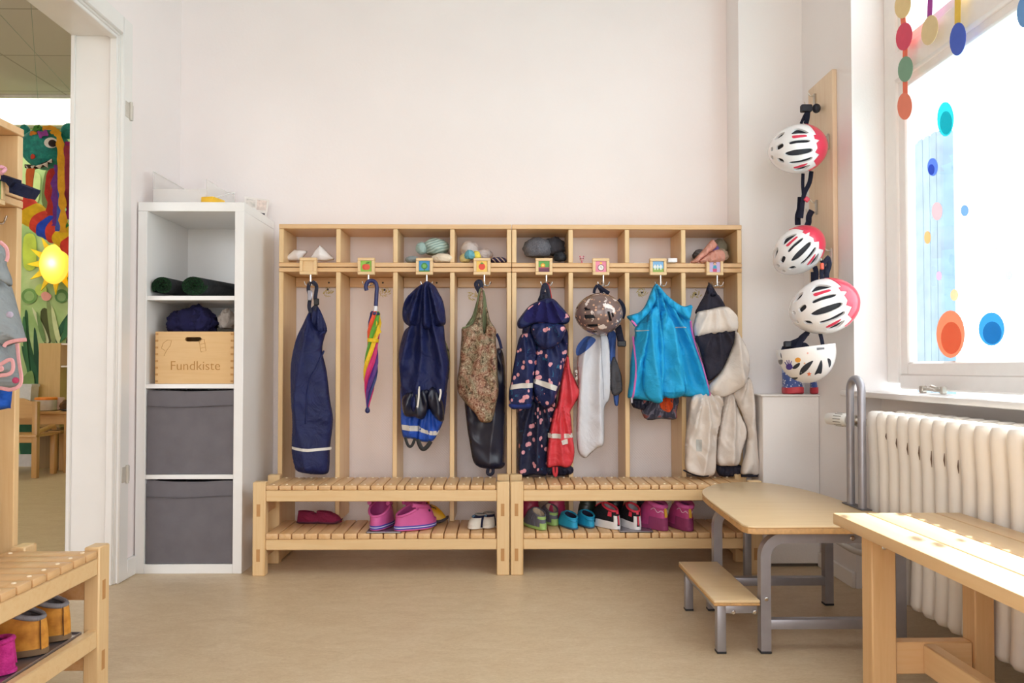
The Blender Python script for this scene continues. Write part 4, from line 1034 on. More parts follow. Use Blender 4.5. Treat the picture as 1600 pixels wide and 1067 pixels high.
# crepe paper body: bands of red and yellow over a long tube
path = [at(*p, 5.5) for p in dz([(-60, 640), (60, 720), (160, 800), (240, 860), (330, 900), (440, 1000), (520, 1100)])]
P = smooth_path(path, 10); n = len(P); cols = ['F0BC22', 'E64A40', 'F4C62C', 'E8503F', '2F55D8', 'E8503F', 'F4C62C', 'E04438', 'F0BC22']
bands = len(cols)
for b in range(bands):
    i0, i1 = int(b*(n-1)/bands), int((b+1)*(n-1)/bands)+1; seg = P[i0:i1+1]
    if len(seg) < 2: continue
    rr_ = [ (95*S)*(1.06-.12*(k/(len(seg)-1))) for k in range(len(seg))]
    m = MB(); m.tube(seg, rr_, 28, cap=True); m.v = [tuple(Vector(q)*(1)+Vector((0, .006*math.sin(40*q[2]+30*q[0]), .004*math.sin(70*q[0])))) for q in m.v]
    m.build('crepe_band', fabric(cols[b], .9, .15, .2, 150), dr, True, 60)
w_ = MB()
for a, b in (((42, 5), (62, 195)), ((0, 70), (118, 150))):
    q0, q1 = at(a[0], a[1], 3.6 if a[0] else 4.2), at(b[0], b[1], 5.3)
    q0.z = 2.808; w_.cyl(q0, q1, .0012, seg=5)
w_.build('hanging_thread', plain('8FA8A0', .6), dr)
# sun wall lamp
YS = 6.05; c = at(84, 411, YS); zs = zc(0, 380, 2.81); S2 = YS/F
sl_ = thing('sun_lamp', 'glowing yellow sun shaped lamp below the paper dragon', 'wall lamp', (c.x, YM-.01, c.z-.15))
pts = []
for k in range(36):
    a = 2*PI*k/36; r = (46 if k % 3 == 0 else 27)*S2; pts.append(Vector((c.x-.02+r*math.cos(a), YS+.06, c.z+r*1.05*math.sin(a))))
MB().prism(pts, (0, .012, 0)).build('sun_ray_plate', plain('F2D428', .6), sl_, False)
MB().box(c.x-.05, c.x+.05, YS+.07, YM, c.z-.05, c.z+.05, .004).build('wall_mount', M_CASE, sl_)
eg = NT('lamp_globe'); eg.col('F3C93C'); eg.set(.5, emit='FFC94A', es=.9)
MB().ell((c.x+.003, YS, c.z-.01), (22*S2, .06, 31*S2), 24, 16).build('glass_shade', eg.m, sl_, True, 180)
pl = bpy.data.lights.new('sun_lamp_bulb', 'POINT'); pl.energy = 3; pl.color = (1, .9, .65); pl.shadow_soft_size = .05
po_ = bpy.data.objects.new('sun_lamp_bulb', pl); COL.objects.link(po_); po_.location = (c.x, YS-.12, c.z)
# children's furniture
WCH = wood('z', 'B98A4E', 'CC9E62', .4, .2, key2='dk'); WCX = wood('x', 'C09054', 'D2A569', .4, .2, key2='dk')
a = at(55, 745, 5.53); ch = thing('child_chair', 'small wooden chair standing at the low table beyond the doorway', 'chair', (a.x-.16, 5.7, 0))
x1 = a.x; x0 = x1-.32
for x in (x0, x1): MB().box(x-.02, x+.02, 5.51, 5.55, 0, .565, .006, 2).build('rear_leg', WCH, ch)
for x in (x0+.02, x1-.0): MB().box(x-.018, x+.018+.0, 5.73, 5.77, 0, .30, .006, 2).build('front_leg', WCH, ch)
bp = [Vector((x0+.02, 5.535, .44)), Vector((x1-.02, 5.535, .44)), Vector((x1-.02, 5.535, .555)), Vector((x1-.1, 5.535, .585)), Vector((a.x-.16, 5.535, .59)), Vector((x0+.1, 5.535, .585)), Vector((x0+.02, 5.535, .555))]
MB().prism(bp, (0, .015, 0)).build('backrest', WCX, ch, True, 30)
MB().box(x0-.01, x1+.02, 5.50, 5.775, .30, .318, .005, 2).build('seat', WCX, ch)
for x in (x0, x1): MB().tube(smooth_path([(x, 5.55, .335), (x, 5.64, .352), (x, 5.74, .366), (x, 5.755, .34)], 5), .017, 10).build('armrest', WCX, ch)
MB().box(x0+.02, x1-.02, 5.515, 5.54, .26, .30, .003).build('seat_rail', WCX, ch)
tb = thing('child_table', 'low wooden table with a striped tub and a plate, beyond the doorway', 'table', (-3.2, 6.0, 0))
a = at(107, 737, 5.80); tx1 = a.x+.02; tx0 = tx1-.95
MB().box(tx0-.03, tx1+.06, 5.79, 6.03, .452, .475, .006, 2).build('tabletop', WCX, tb)
for x in (tx0+.03, tx1-.03):
    for y in (5.82, 6.00): MB().box(x-.028, x+.028, y-.025, y+.025, 0, .452, .005, 2).build('leg', WCH, tb)
for y in (5.82, 6.00): MB().box(tx0+.05, tx1-.05, y-.012, y+.012, .372, .452, .003).build('apron', WCX, tb)
a2 = at(91, 735, 5.92); st2 = thing('child_stool', 'small wooden stool pushed under the low table', 'stool', (a2.x, 5.92, 0))
MB().box(a2.x-.05, a2.x+.05, 5.86, 5.96, .30, .32, .004).build('seat', WCX, st2)
for dx in (-.03, .035): MB().box(a2.x+dx-.022, a2.x+dx+.022, 5.90, 5.94, 0, .30, .004).build('leg', WCH, st2)
def on_table(name, lab, cat, px, Y=5.86): q = at(px, 640, Y); return thing(name, lab, cat, (q.x, Y, .4755)), q.x
t, x = on_table('round_tub', 'clear round tub with an orange lid on the low table', 'tub', 72, 5.88)
MB().lathe([(.066, .001), (.072, .006), (.075, .085)], (x, 5.88, .4755), seg=28).build('tub_wall', plain('D9CFC4', .25), t); MB().lathe([(.077, .085), (.079, .087), (.079, .1), (.072, .105), (0, .105)], (x, 5.88, .4755), seg=28).build('lid', plain('EE8A2A', .45), t)
t, x = on_table('pink_bowl', 'pale pink bowl beside the clear tub on the low table', 'bowl', 91, 5.95)
MB().lathe([(.025, .001), (.035, .005), (.045, .10), (.042, .10), (.03, .01), (0, .01)], (x, 5.95, .4755), seg=28).build('bowl_wall', plain('E2C6BC', .4), t)
t, x = on_table('brown_plate', 'dark plate heaped with brown crumpled things on the low table', 'plate', 107, 5.85)
MB().lathe([(.04, .001), (.065, .012), (.063, .016), (.05, .006), (0, .006)], (x, 5.85, .4755), seg=28).build('plate_rim', plain('3A3A40', .3), t)
crumple('bun', (x-.02, 5.85, .512), (.04, .045, .045), plain('5B3D1E', .8, var=.4, scale=40), t, 2, .3, 4); crumple('bun', (x+.03, 5.85, .507), (.03, .035, .035), plain('8A6230', .8, var=.3, scale=40), t, 6, .3, 4)
a = at(76, 577, 6.0); cb = thing('light_cabinet', 'pale wooden cabinet with an open white side against the mural', 'cabinet', (a.x+.1, 6.08, 0))
x0, x1 = at(60, 577, 6.06).x, at(94, 577, 6.06).x; ztop = at(76, 536, 6.06).z
MB().box(x0, x1, 6.06, YM-.016, .33, ztop, .003).build('body', wood('z', 'C9A465', 'D6B478', key2='cab'), cb)
MB().box(x0, x1, 6.07, YM-.016, 0, .33, .003).build('plinth', wood('z', '7F6238', '8F7044', key2='cabd'), cb)
zb2 = at(76, 571, 6.06).z; xr = x1+.24
f = MB(); f.box(x1+.001, xr, 6.07, YM-.016, ztop-.014, ztop); f.box(x1+.001, xr, 6.07, YM-.016, zb2-.014, zb2); f.box(x1, xr, YM-.026, YM-.016, zb2, ztop); f.box(xr-.014, xr, 6.07, YM-.016, zb2, ztop)
f.build('open_box', plain('E6DED4', .5), cb, False)
a = at(44, 602, 6.0); bn = thing('white_bin', 'white plastic bin standing on the low table behind the small chair', 'bin', (a.x, 5.97, .4757))
zt3 = at(44, 600, 5.97).z; m = MB(); rings = []
for z, k in ((.4757, .8), (.49, .82), (zt3-.02, 1), (zt3-.02, 1.06), (zt3, 1.06), (zt3, .97), (.50, .78)): rings.append([(a.x+sx*.075*k, 5.97+sy*.05*k, z) for sx, sy in ((1, 1), (-1, 1), (-1, -1), (1, -1))])
m.loft(rings); m.build('bin_wall', plain('D6DADA', .4), bn, True, 30)
# ---------------------------------------------------------------- clothes on the hooks
def garment(name, lab, cat, px, Y=3.09, group=None):
    p = at(px[0], px[1], Y); return thing(name, lab, cat, (p.x, Y, p.z), group)
NAVY = fabric('101A4C', .6, .15, .15, 700, spec=.4); NAVYD = fabric('12152E', .6, .2, .15, 700, spec=.4); NAVYS = plain('10142A', .38, var=.15, scale=20, spec=.6)
REFL = plain('D9D4CC', .45, var=.04, spec=.6); BLACK = plain('18181C', .55, var=.1); CHR2 = plain('9A98A0', .3, .8)
g = zc(420, 420, 3.14)
# 1 navy dungarees
t = garment('rain_dungarees', 'plain navy rain dungarees with one white stripe, hanging beside the umbrella', 'trousers', (490, 442), group=None)
back = Cloth(g([(205, 198), (240, 182), (286, 292), (262, 318), (225, 300), (203, 250)]), 3.10, T=.012, Tb=.004, crumple=.004, seed=2).build('bib_back', NAVY, t)
c1 = Cloth(g([(203, 200), (206, 240), (222, 282), (250, 306), (286, 300), (275, 330), (262, 400), (283, 500), (300, 640), (315, 740), (300, 880), (298, 960), (288, 1003), (240, 1009), (180, 1003), (138, 990), (120, 940), (112, 870), (118, 740), (108, 600), (108, 470), (132, 350), (168, 270)]), 3.085, T=.05, R=.05, hook=(490, 470), freq=9, fold=.016, crumple=.006, seed=1)
c1.build('trouser_body', NAVY, t)
c1.decal('reflective_stripe', g([(112, 871), (200, 880), (299, 877), (299, 890), (200, 894), (112, 884)]), REFL, smooth=False)
c1.piping('leg_fold', g([(262, 400), (235, 480), (205, 540), (192, 620), (188, 760)]), .004, NAVY)
strap(g([(203, 62), (194, 95), (202, 140), (198, 185), (206, 215)]), 3.08, .008, NAVYD, 'strap', t)
strap(g([(212, 62), (234, 85), (228, 140), (232, 175), (222, 205)]), 3.075, .008, NAVYD, 'strap', t)
q = at(*g([(203, 130)])[0], 3.108); MB().box(q.x-.011, q.x+.009, q.y-.003, q.y+.003, q.z-.022, q.z+.022, .003).build('buckle', CHR2, t)
q = at(*g([(234, 162)])[0], 3.102); MB().box(q.x-.011, q.x+.011, q.y-.004, q.y+.003, q.z-.014, q.z+.014, .003).build('buckle', BLACK, t)
# 2 umbrella
t = garment('umbrella', 'closed rainbow umbrella with navy crook handle hanging in the second stall', 'umbrella', (580, 645), 3.07)
YU = 3.10
hp = smooth_path([at(x, y, YU) for x, y in g([(480, 106), (476, 88), (484, 66), (503, 58), (522, 66), (530, 90), (528, 130), (525, 183)])], 6)
MB().tube(hp, .0085, 12).build('handle', plain('20265E', .35, var=.05), t, True, 60)
A0, A1 = at(*g([(525, 180)])[0], YU), at(*g([(484, 700)])[0], YU)
ax = (A1-A0).normalized(); L = (A1-A0).length
ferr = MB(); ferr.lathe([(.0075, 0), (.0085, .005), (.0085, .028), (.006, .03)], A0, ax, 14); ferr.build('collar', plain('E4E4EA', .35), t)
o1 = Vector((0, -1, 0)); o1 = (o1-ax*o1.dot(ax)).normalized(); o2 = ax.cross(o1)
prof = [(.055, .017), (.075, .022), (.10, .0215), (.16, .026), (.25, .027), (.33, .0235), (.40, .023), (.46, .026), (.54, .030), (.62, .030), (.70, .027), (.80, .019), (.90, .011), (.965, .005)]
cols = ['27306E', 'C8266A', '27306E', '5A2A7E', 'C8266A', 'EBC21E', '5FA02E', 'E2542A']
tw = 4.6
for k in range(8):
    V = []; n = len(prof); m_ = 7
    for i, (h, r) in enumerate(prof):
        for j in range(m_+1):
            u = j/m_; a = 2*PI*(k+u)/8+tw*h; rr = r*(1-.28*math.sin(PI*u)) + (.006*math.exp(-((h-.2)/.05)**2) if k == 5 else 0)
            V.append(A0+ax*(h*L)+(o1*math.cos(a)+o2*math.sin(a))*rr)
    b = len(V); V += [A0+ax*(h*L)+(v-A0-ax*(h*L))*.8 for (h, r), v in zip([p for p in prof for _ in range(m_+1)], V)]
    fc = [(i*(m_+1)+j, i*(m_+1)+j+1, (i+1)*(m_+1)+j+1, (i+1)*(m_+1)+j) for i in range(n-1) for j in range(m_)]
    mb = MB(); mb.add(V, fc+[tuple(b+q for q in f[::-1]) for f in fc]); mb.build('gore', fabric(cols[k], .5, .08, .1, 500, spec=.5), t, True, 60)
tie = MB(); tie.lathe([(.022, -.008), (.0238, -.007), (.0238, .007), (.022, .008)], A0+ax*(.33*L), ax, 24); tie.build('tie_band', fabric('EBC322', .5), t)
top = MB(); top.lathe([(.012, 0), (.020, .004), (.021, .012), (.015, .016)], A0+ax*.026, ax, 16); top.build('runner_cap', plain('20265E', .4), t)
tip = MB(); tip.lathe([(.004, -.012), (.006, -.006), (.0095, .001), (.0105, .008), (.008, .014), (.001, .018)], A1-ax*.01, ax, 16); tip.build('tip', plain('20265E', .35), t)
q = at(*g([(553, 310)])[0], YU-.01); MB().prism([A0+ax*(.19*L)+Vector((.012, -.02, .02)), q, A0+ax*(.30*L)+Vector((.012, -.02, 0))], (0, .003, 0)).build('loose_gore', fabric('F0C81E', .5, .08, .1, 500), t)
# 3 navy rain jacket over blue rain trousers
g = zc(600, 420, 3.14)
t = garment('rain_trousers', 'bright blue rain trousers with pale bands, hanging under a navy rain jacket', 'trousers', (660, 700))
BLUE = fabric('1F4FB4', .5, .12, .12, 700, spec=.45)
for px, sd, bands in (([(85, 560), (140, 600), (178, 700), (176, 760), (172, 836), (130, 832), (95, 826), (84, 770), (82, 690)], 11, [[(87, 764), (172, 771), (172, 797), (90, 790)]]),
               ([(175, 690), (230, 660), (300, 600), (306, 640), (292, 740), (267, 800), (242, 842), (205, 850), (168, 836), (170, 770)], 12, [[(172, 772), (203, 790), (203, 808), (172, 797)], [(204, 790), (240, 796), (238, 816), (202, 808)], [(242, 796), (270, 794), (260, 818), (240, 816)]])):
    cl_ = Cloth(g(px), 3.09, T=.038, R=.04, freq=18, fold=.008, crumple=.006, seed=sd); cl_.build('trouser_leg', BLUE, t)
    for b in bands: cl_.decal('reflective_band', g(b), REFL, smooth=False)
strap(g([(104, 826), (115, 860), (127, 872), (140, 862), (152, 832)]), 3.06, .006, BLACK, 'foot_loop', t); strap(g([(166, 836), (178, 870), (192, 884), (210, 874), (230, 846)]), 3.06, .009, BLACK, 'foot_loop', t)
t = garment('rain_jacket', 'plain navy hooded rain jacket hanging beside the paisley vest', 'jacket', (667, 442))
pt = NT('olive_leaf_print'); v = pt.co(); pt.col(pt.ramp(pt.vor(v, 60).outputs['Distance'], [(.3, '1E2A2A'), (.45, '8C8B62')])); pt.set(.8)
Cloth(g([(285, 340), (318, 400), (322, 470), (316, 540), (290, 560)]), 3.10, T=.02, seed=14).build('lining', pt.m, t)
body = Cloth(g([(150, 240), (215, 200), (285, 250), (300, 350), (315, 430), (320, 470), (312, 560), (300, 650), (290, 735), (250, 700), (215, 690), (180, 735), (140, 715), (100, 715), (88, 660), (80, 540), (72, 440), (80, 370), (100, 305), (125, 280)]), 3.055, T=.05, R=.06, hook=(665, 440), freq=15, fold=.017, crumple=.009, seed=15)
body.build('jacket_body', NAVY, t)
hood = Cloth(g([(190, 72), (213, 60), (250, 85), (270, 120), (290, 160), (302, 230), (300, 272), (262, 285), (215, 300), (160, 285), (125, 282), (95, 255), (90, 205), (105, 150), (140, 110), (165, 88)]), 3.03, T=.05, R=.055, hook=(665, 436), freq=10, fold=.022, crumple=.008, seed=16)
hood.build('hood', NAVY, t)

for px, sd in (([(88, 640), (130, 600), (215, 590), (225, 650), (195, 735), (150, 728), (100, 718)], 17), ([(215, 600), (250, 580), (285, 640), (295, 740), (262, 742), (230, 700), (212, 650)], 18)):
    Cloth(g(px), 3.02, T=.022, R=.03, freq=8, fold=.008, crumple=.01, seed=sd).build('sleeve', NAVYS, t)

for px in ([(172, 577), (171, 620), (167, 660), (162, 684)], [(276, 590), (278, 610), (272, 640), (268, 648)]):
    m = MB(); m.tube(smooth_path([at(x, y, 3.022) for x, y in g(px)], 5), .0042, 6, flat=((0, 1, 0), .4)); m.build('reflective_piping', REFL, t)
# 4 paisley vest, navy trousers behind it
pm_ = NT('paisley_print'); v = pm_.co(); 
d1 = pm_.vor(v, 32); n1 = pm_.noise(v, 45, 4, .6, 2.2); n2 = pm_.noise(v, 14, 3, .5, 1.2)
a_ = pm_.ramp(n1, [(.38, '2E201A'), (.45, '6A3E2C'), (.51, 'C4B496'), (.55, '743E2E'), (.63, 'D8CCB0')], 'LINEAR'); b_ = pm_.ramp(n2, [(.4, '5E6446'), (.6, '96543E')])
pm_.col(pm_.mix(.38, a_, b_)); pm_.set(.55, spec=.4); PAIS = pm_.m; wrinkle(pm_, v)
t = garment('dungaree_trousers', 'dark navy rain trousers with a foot loop, hanging behind the paisley vest', 'trousers', (765, 740))
c4 = Cloth(g([(395, 600), (440, 560), (520, 470), (545, 400), (575, 392), (590, 450), (595, 560), (596, 700), (593, 850), (590, 930), (582, 975), (545, 982), (500, 980), (462, 970), (437, 940), (420, 850), (405, 750)]), 3.10, T=.035, R=.05, freq=9, fold=.01, crumple=.006, seed=21); c4.build('trouser_body', NAVYS, t)
c4.decal('elastic_cuff', g([(455, 955), (520, 965), (586, 950), (582, 976), (500, 981), (460, 970)]), NAVYD)
strap(g([(552, 318), (566, 350), (576, 392)]), 3.085, .006, NAVY, 'strap', t); strap(g([(512, 978), (508, 1000), (520, 1010), (534, 1000), (535, 978)]), 3.075, .007, NAVYD, 'foot_loop', t)
t = garment('quilted_vest', 'brown paisley child vest hanging in the fourth stall', 'vest', (750, 442))
VIN = fabric('6F7658', .9)
Cloth(g([(470, 110), (492, 110), (505, 180), (520, 250), (546, 300), (500, 320), (440, 300), (400, 285), (430, 235), (448, 180)]), 3.06, T=.01, seed=22).build('lining', VIN, t)
c5 = Cloth(g([(472, 95), (484, 98), (488, 170), (486, 250), (492, 318), (502, 250), (500, 190), (508, 200), (522, 255), (550, 300), (548, 345), (555, 430), (558, 520), (562, 600), (545, 690), (530, 745), (500, 755), (470, 748), (450, 715), (420, 680), (385, 640), (362, 600), (360, 540), (370, 470), (375, 400), (380, 330), (382, 292), (408, 282), (440, 262), (455, 200), (462, 130)]), 3.05, T=.045, R=.05, hook=(753, 448), freq=13, fold=.012, crumple=.005, seed=23); c5.build('vest_body', PAIS, t)
c5.piping('arm_hem', g([(385, 290), (408, 282), (436, 260), (452, 210), (462, 140), (472, 98)]), .004, VIN)
strap(g([(472, 120), (452, 80), (460, 64), (474, 66), (478, 95)]), 3.065, .009, NAVYD, 'neck_loop', t)
# 5 cherry print jacket and trousers, red trousers between them
def cherry_mat(base, nm):
    t = NT(nm); v = t.co((1, 1, 1)); vo = t.vor(v, 25.0); n = t.n('ShaderNodeVectorMath', operation='ADD'); t.l(v, n.inputs[0]); n.inputs[1].default_value = (.0105, 0, .003)
    vo2 = t.vor(n.outputs[0], 25.0); d = t.math('MINIMUM', vo.outputs['Distance'], vo2.outputs['Distance'])
    dot = t.ramp(d, [(.225, (1, 1, 1)), (.24, (0, 0, 0))], 'LINEAR')
    lf = t.noise(v, 38, 2, .5, 1.0); leafm = t.ramp(lf, [(.66, (0, 0, 0)), (.68, (1, 1, 1))])
    c = t.mix(leafm, base, '1E5A7E'); dots = t.mix(t.noise(v, 120, 2), 'D98A98', 'E9B0B4'); t.col(t.mix(dot, c, dots)); wrinkle(t, v); return t.set(.6, spec=.4)
CH = cherry_mat('142050', 'cherry_print'); CHD = cherry_mat('181D3A', 'cherry_print_dark'); FLE = fabric('211F56', .95, .08, .3, 500)
g = zc(780, 420, 3.14)
t = garment('cherry_trousers', 'navy cherry print rain trousers hanging below the cherry jacket', 'trousers', (830, 740))
Cloth(g([(105, 600), (270, 600), (268, 720), (245, 800), (236, 900), (238, 1008), (170, 1010), (97, 1008), (95, 850)]), 3.10, T=.035, R=.05, freq=14, fold=.014, crumple=.007, seed=31).build('trouser_leg', CHD, t)
Cloth(g([(236, 960), (350, 965), (352, 1008), (236, 1010)]), 3.11, T=.015, seed=32).build('trouser_hem', NAVYD, t)
t = garment('red_rain_trousers', 'coral red rain trousers with pale bands hanging behind the cherry jacket', 'trousers', (885, 735))
RED = fabric('D8404A', .5, .1, .1, 700, spec=.45)
for px, sd, bands in (([(325, 440), (340, 430), (352, 500), (380, 560), (398, 614), (372, 660), (350, 700), (330, 790), (290, 790), (268, 720), (285, 660), (300, 570)], 33, []),
              ([(262, 720), (300, 660), (345, 690), (358, 800), (370, 900), (356, 960), (330, 975), (290, 968), (240, 976), (232, 955), (240, 850)], 34, [[(240, 806), (300, 809), (300, 831), (240, 829)], [(302, 841), (334, 833), (337, 857), (309, 862)], [(318, 809), (361, 806), (363, 827), (318, 831)]])):
    cl_ = Cloth(g(px), 3.085 if sd == 33 else 3.08, T=.03, R=.035, freq=16, fold=.01, crumple=.006, seed=sd); cl_.build('trouser_leg', RED, t)
    for b in bands: cl_.decal('reflective_band', g(b), REFL, smooth=False)
strap(g([(266, 972), (268, 1000), (276, 1016), (282, 1000), (282, 972)]), 3.06, .005, fabric('C23A42'), 'foot_loop', t)
strap(g([(226, 85), (234, 78), (244, 110), (250, 145)]), 3.062, .008, fabric('C8352F'), 'hanging_loop', t)
t = garment('cherry_jacket', 'navy hooded rain jacket with pink cherry print and pale sleeve bands', 'jacket', (850, 448))
jb = Cloth(g([(115, 290), (200, 270), (325, 285), (336, 400), (320, 470), (302, 560), (288, 600), (272, 650), (240, 685), (202, 672), (168, 650), (160, 560), (130, 400)]), 3.06, T=.045, R=.05, hook=(850, 480), freq=13, fold=.016, crumple=.007, seed=35); jb.build('jacket_body', CH, t)
sl1 = Cloth(g([(110, 320), (150, 310), (188, 340), (184, 450), (170, 560), (165, 650), (150, 684), (95, 688), (55, 682), (47, 612), (60, 540), (75, 450), (92, 360)]), 3.03, T=.045, R=.05, freq=9, fold=.01, crumple=.007, seed=36); sl1.build('sleeve', CH, t)
sl1.decal('reflective_band', g([(57, 570), (110, 561), (166, 560), (166, 583), (110, 585), (54, 593)]), REFL, smooth=False)
sl1.decal('cuff', g([(50, 664), (100, 667), (154, 662), (150, 685), (95, 688), (54, 682)]), fabric('2A3F8A', .7))
sl2 = Cloth(g([(188, 340), (230, 320), (285, 345), (300, 420), (298, 520), (286, 600), (270, 650), (240, 684), (200, 668), (168, 600), (172, 500), (180, 420)]), 3.025, T=.04, R=.045, freq=9, fold=.012, crumple=.007, seed=37); sl2.build('sleeve', CH, t)
sl2.decal('reflective_band', g([(170, 538), (230, 555), (288, 577), (278, 600), (220, 580), (169, 560)]), REFL, smooth=False)
hd1 = Cloth(g([(205, 152), (235, 142), (270, 150), (300, 180), (330, 213), (348, 240), (335, 268), (290, 276), (240, 276), (180, 270), (125, 292), (95, 290), (88, 262), (110, 226), (150, 180)]), 3.00, T=.035, R=.03, hook=(850, 450), freq=11, fold=.008, crumple=.005, seed=38); hd1.build('hood', CH, t)
hd1.decal('hood_lining', g([(208, 160), (235, 172), (262, 158), (295, 192), (325, 225), (310, 255), (290, 266), (235, 272), (180, 266), (135, 262), (118, 240), (150, 195)]), FLE, off=.002)
Cloth(g([(160, 275), (230, 264), (322, 278), (312, 340), (284, 375), (238, 396), (192, 380), (166, 335)]), 2.985, T=.04, R=.04, freq=8, fold=.008, crumple=.006, seed=39).build('hood_crown', CH, t)
strap(g([(208, 155), (212, 110), (222, 80), (232, 84), (240, 112), (246, 150)]), 3.05, .009, NAVYD, 'hanging_loop', t)
Cloth(g([(205, 118), (220, 112), (238, 122), (250, 150), (205, 158), (188, 158)]), 3.04, T=.006, seed=40).build('neck_facing', NAVYD, t)
# 6 grey overall with blue yoke below the helmet
t = garment('grey_overall', 'pale grey overall with blue yoke hanging under the spotted brown helmet', 'overall', (925, 500))
GR = fabric('D2D3D9', .75, .04, .15, 600, wr=.3); BLY = fabric('3F5C9E', .8, .08, .15, 600); DGR = fabric('4B4B50', .85, .1)
Cloth(g([(530, 320), (572, 315), (570, 430), (586, 560), (585, 662), (566, 665), (556, 600), (538, 580), (533, 470)]), 3.10, T=.02, seed=41).build('side_panel', BLY, t)
Cloth(g([(545, 470), (565, 432), (590, 490), (602, 540), (600, 605), (552, 612)]), 3.08, T=.02, seed=42).build('cuff', DGR, t)
c6 = Cloth(g([(384, 430), (440, 335), (482, 322), (530, 330), (545, 430), (548, 570), (540, 640), (516, 690), (515, 850), (480, 880), (456, 900), (422, 928), (388, 900), (379, 820), (381, 700), (386, 560)]), 3.085, T=.04, R=.05, hook=(935, 470), freq=12, fold=.014, crumple=.004, seed=43); c6.build('overall_body', GR, t)
c6.decal('yoke', g([(384, 425), (384, 380), (430, 330), (472, 345), (458, 372), (420, 405)]), BLY, off=.004)
c6.piping('front_seam', g([(494, 330), (498, 420), (506, 520), (512, 640)]), .002, fabric('9FA0AA'))
q = Cloth(g([(373, 498), (384, 496), (386, 542), (374, 544)]), 3.07, T=.004, smooth=False); q.build('hand_tab', REFL, t)
# 7 turquoise jacket over an orange and grey garment
g = zc(960, 420, 3.1375)
t = garment('patterned_trousers', 'orange and dark patterned trousers peeping out below the turquoise jacket', 'trousers', (1030, 655))
px_ = NT('camouflage_print'); v = px_.co(); px_.col(px_.ramp(px_.noise(v, 22, 2, .5, .8), [(.42, '3A3A4A'), (.5, '6A6878'), (.58, '8C4A4A'), (.66, '4A4A58')], 'CONSTANT')); px_.set(.8)
c7 = Cloth(g([(130, 600), (305, 600), (306, 700), (300, 737), (232, 735), (146, 731)]), 3.105, T=.025, R=.03, freq=14, fold=.01, seed=51); c7.build('trouser_body', px_.m, t)
c7.decal('orange_panel', g([(215, 615), (286, 612), (284, 660), (270, 702), (228, 682)]), fabric('D4562A', .7)); 
Cloth(g([(86, 640), (170, 640), (160, 680), (140, 692), (110, 685), (90, 676)]), 3.085, T=.015, seed=52).build('dark_hem', NAVYD, t)
t = garment('winter_jacket', 'bright turquoise padded jacket with pink zip edges', 'jacket', (1023, 446))
TQ = fabric('1FA6DC', .65, .1, .15, 500, spec=.4); TQD = fabric('178FBE', .7, .1, .15, 500); PK = plain('D06AB0', .5); 
jb = Cloth(g([(196, 80), (214, 80), (260, 132), (310, 178), (345, 195), (368, 250), (385, 310), (410, 390), (440, 480), (460, 570), (468, 624), (400, 630), (330, 625), (280, 618), (232, 640), (180, 648), (120, 640), (70, 634), (66, 610), (75, 540), (80, 450), (90, 380), (100, 320), (100, 290), (130, 240), (155, 180), (175, 120)]), 3.06, T=.05, R=.05, hook=(1022, 440), freq=17, fold=.02, crumple=.008, seed=53); jb.build('jacket_body', TQ, t)
s1_ = Cloth(g([(160, 240), (200, 180), (220, 230), (222, 310), (230, 450), (234, 600), (232, 655), (182, 650), (142, 595), (140, 470), (152, 330)]), 3.015, T=.04, R=.05, freq=8, fold=.012, crumple=.008, seed=54); s1_.build('sleeve', TQ, t)
s2_ = Cloth(g([(224, 215), (250, 205), (280, 252), (312, 330), (336, 450), (346, 560), (330, 625), (240, 618), (232, 450), (222, 310)]), 3.012, T=.042, R=.05, freq=8, fold=.014, crumple=.009, seed=55); s2_.build('sleeve', TQ, t)
s2_.decal('elastic_cuff', g([(240, 604), (290, 606), (336, 600), (330, 625), (285, 623), (240, 620)]), TQD)
Cloth(g([(60, 236), (80, 226), (122, 212), (150, 180), (178, 118), (194, 96), (205, 150), (180, 200), (150, 240), (126, 262), (100, 284), (84, 262)]), 3.005, T=.022, R=.025, crumple=.006, seed=56).build('collar', TQ, t)
Cloth(g([(204, 78), (216, 80), (262, 132), (312, 170), (342, 184), (379, 177), (378, 216), (366, 250), (330, 232), (282, 196), (240, 150), (212, 110)]), 3.01, T=.022, R=.025, crumple=.006, seed=57).build('collar', TQ, t)
for px in ([(98, 330), (103, 450), (98, 540), (88, 628)], [(370, 258), (398, 360), (438, 490), (464, 620)]): jb.piping('zip', g(px), .0042, PK, t)
strap(g([(84, 252), (97, 266), (108, 280)]), 2.985, .004, PK, 'zip_end', t)
for px in ([(108, 301), (160, 303), (160, 306), (108, 305)], [(300, 285), (350, 287), (350, 291), (300, 289)]): jb.decal('reflective_piping', g(px), REFL, t, off=.006, smooth=False)
q = jb.point(*g([(86, 635)])[0]); MB().box(q.x-.005, q.x+.005, q.y-.004, q.y, q.z-.02, q.z+.012, .002).build('zip_pull', CHR2, t)
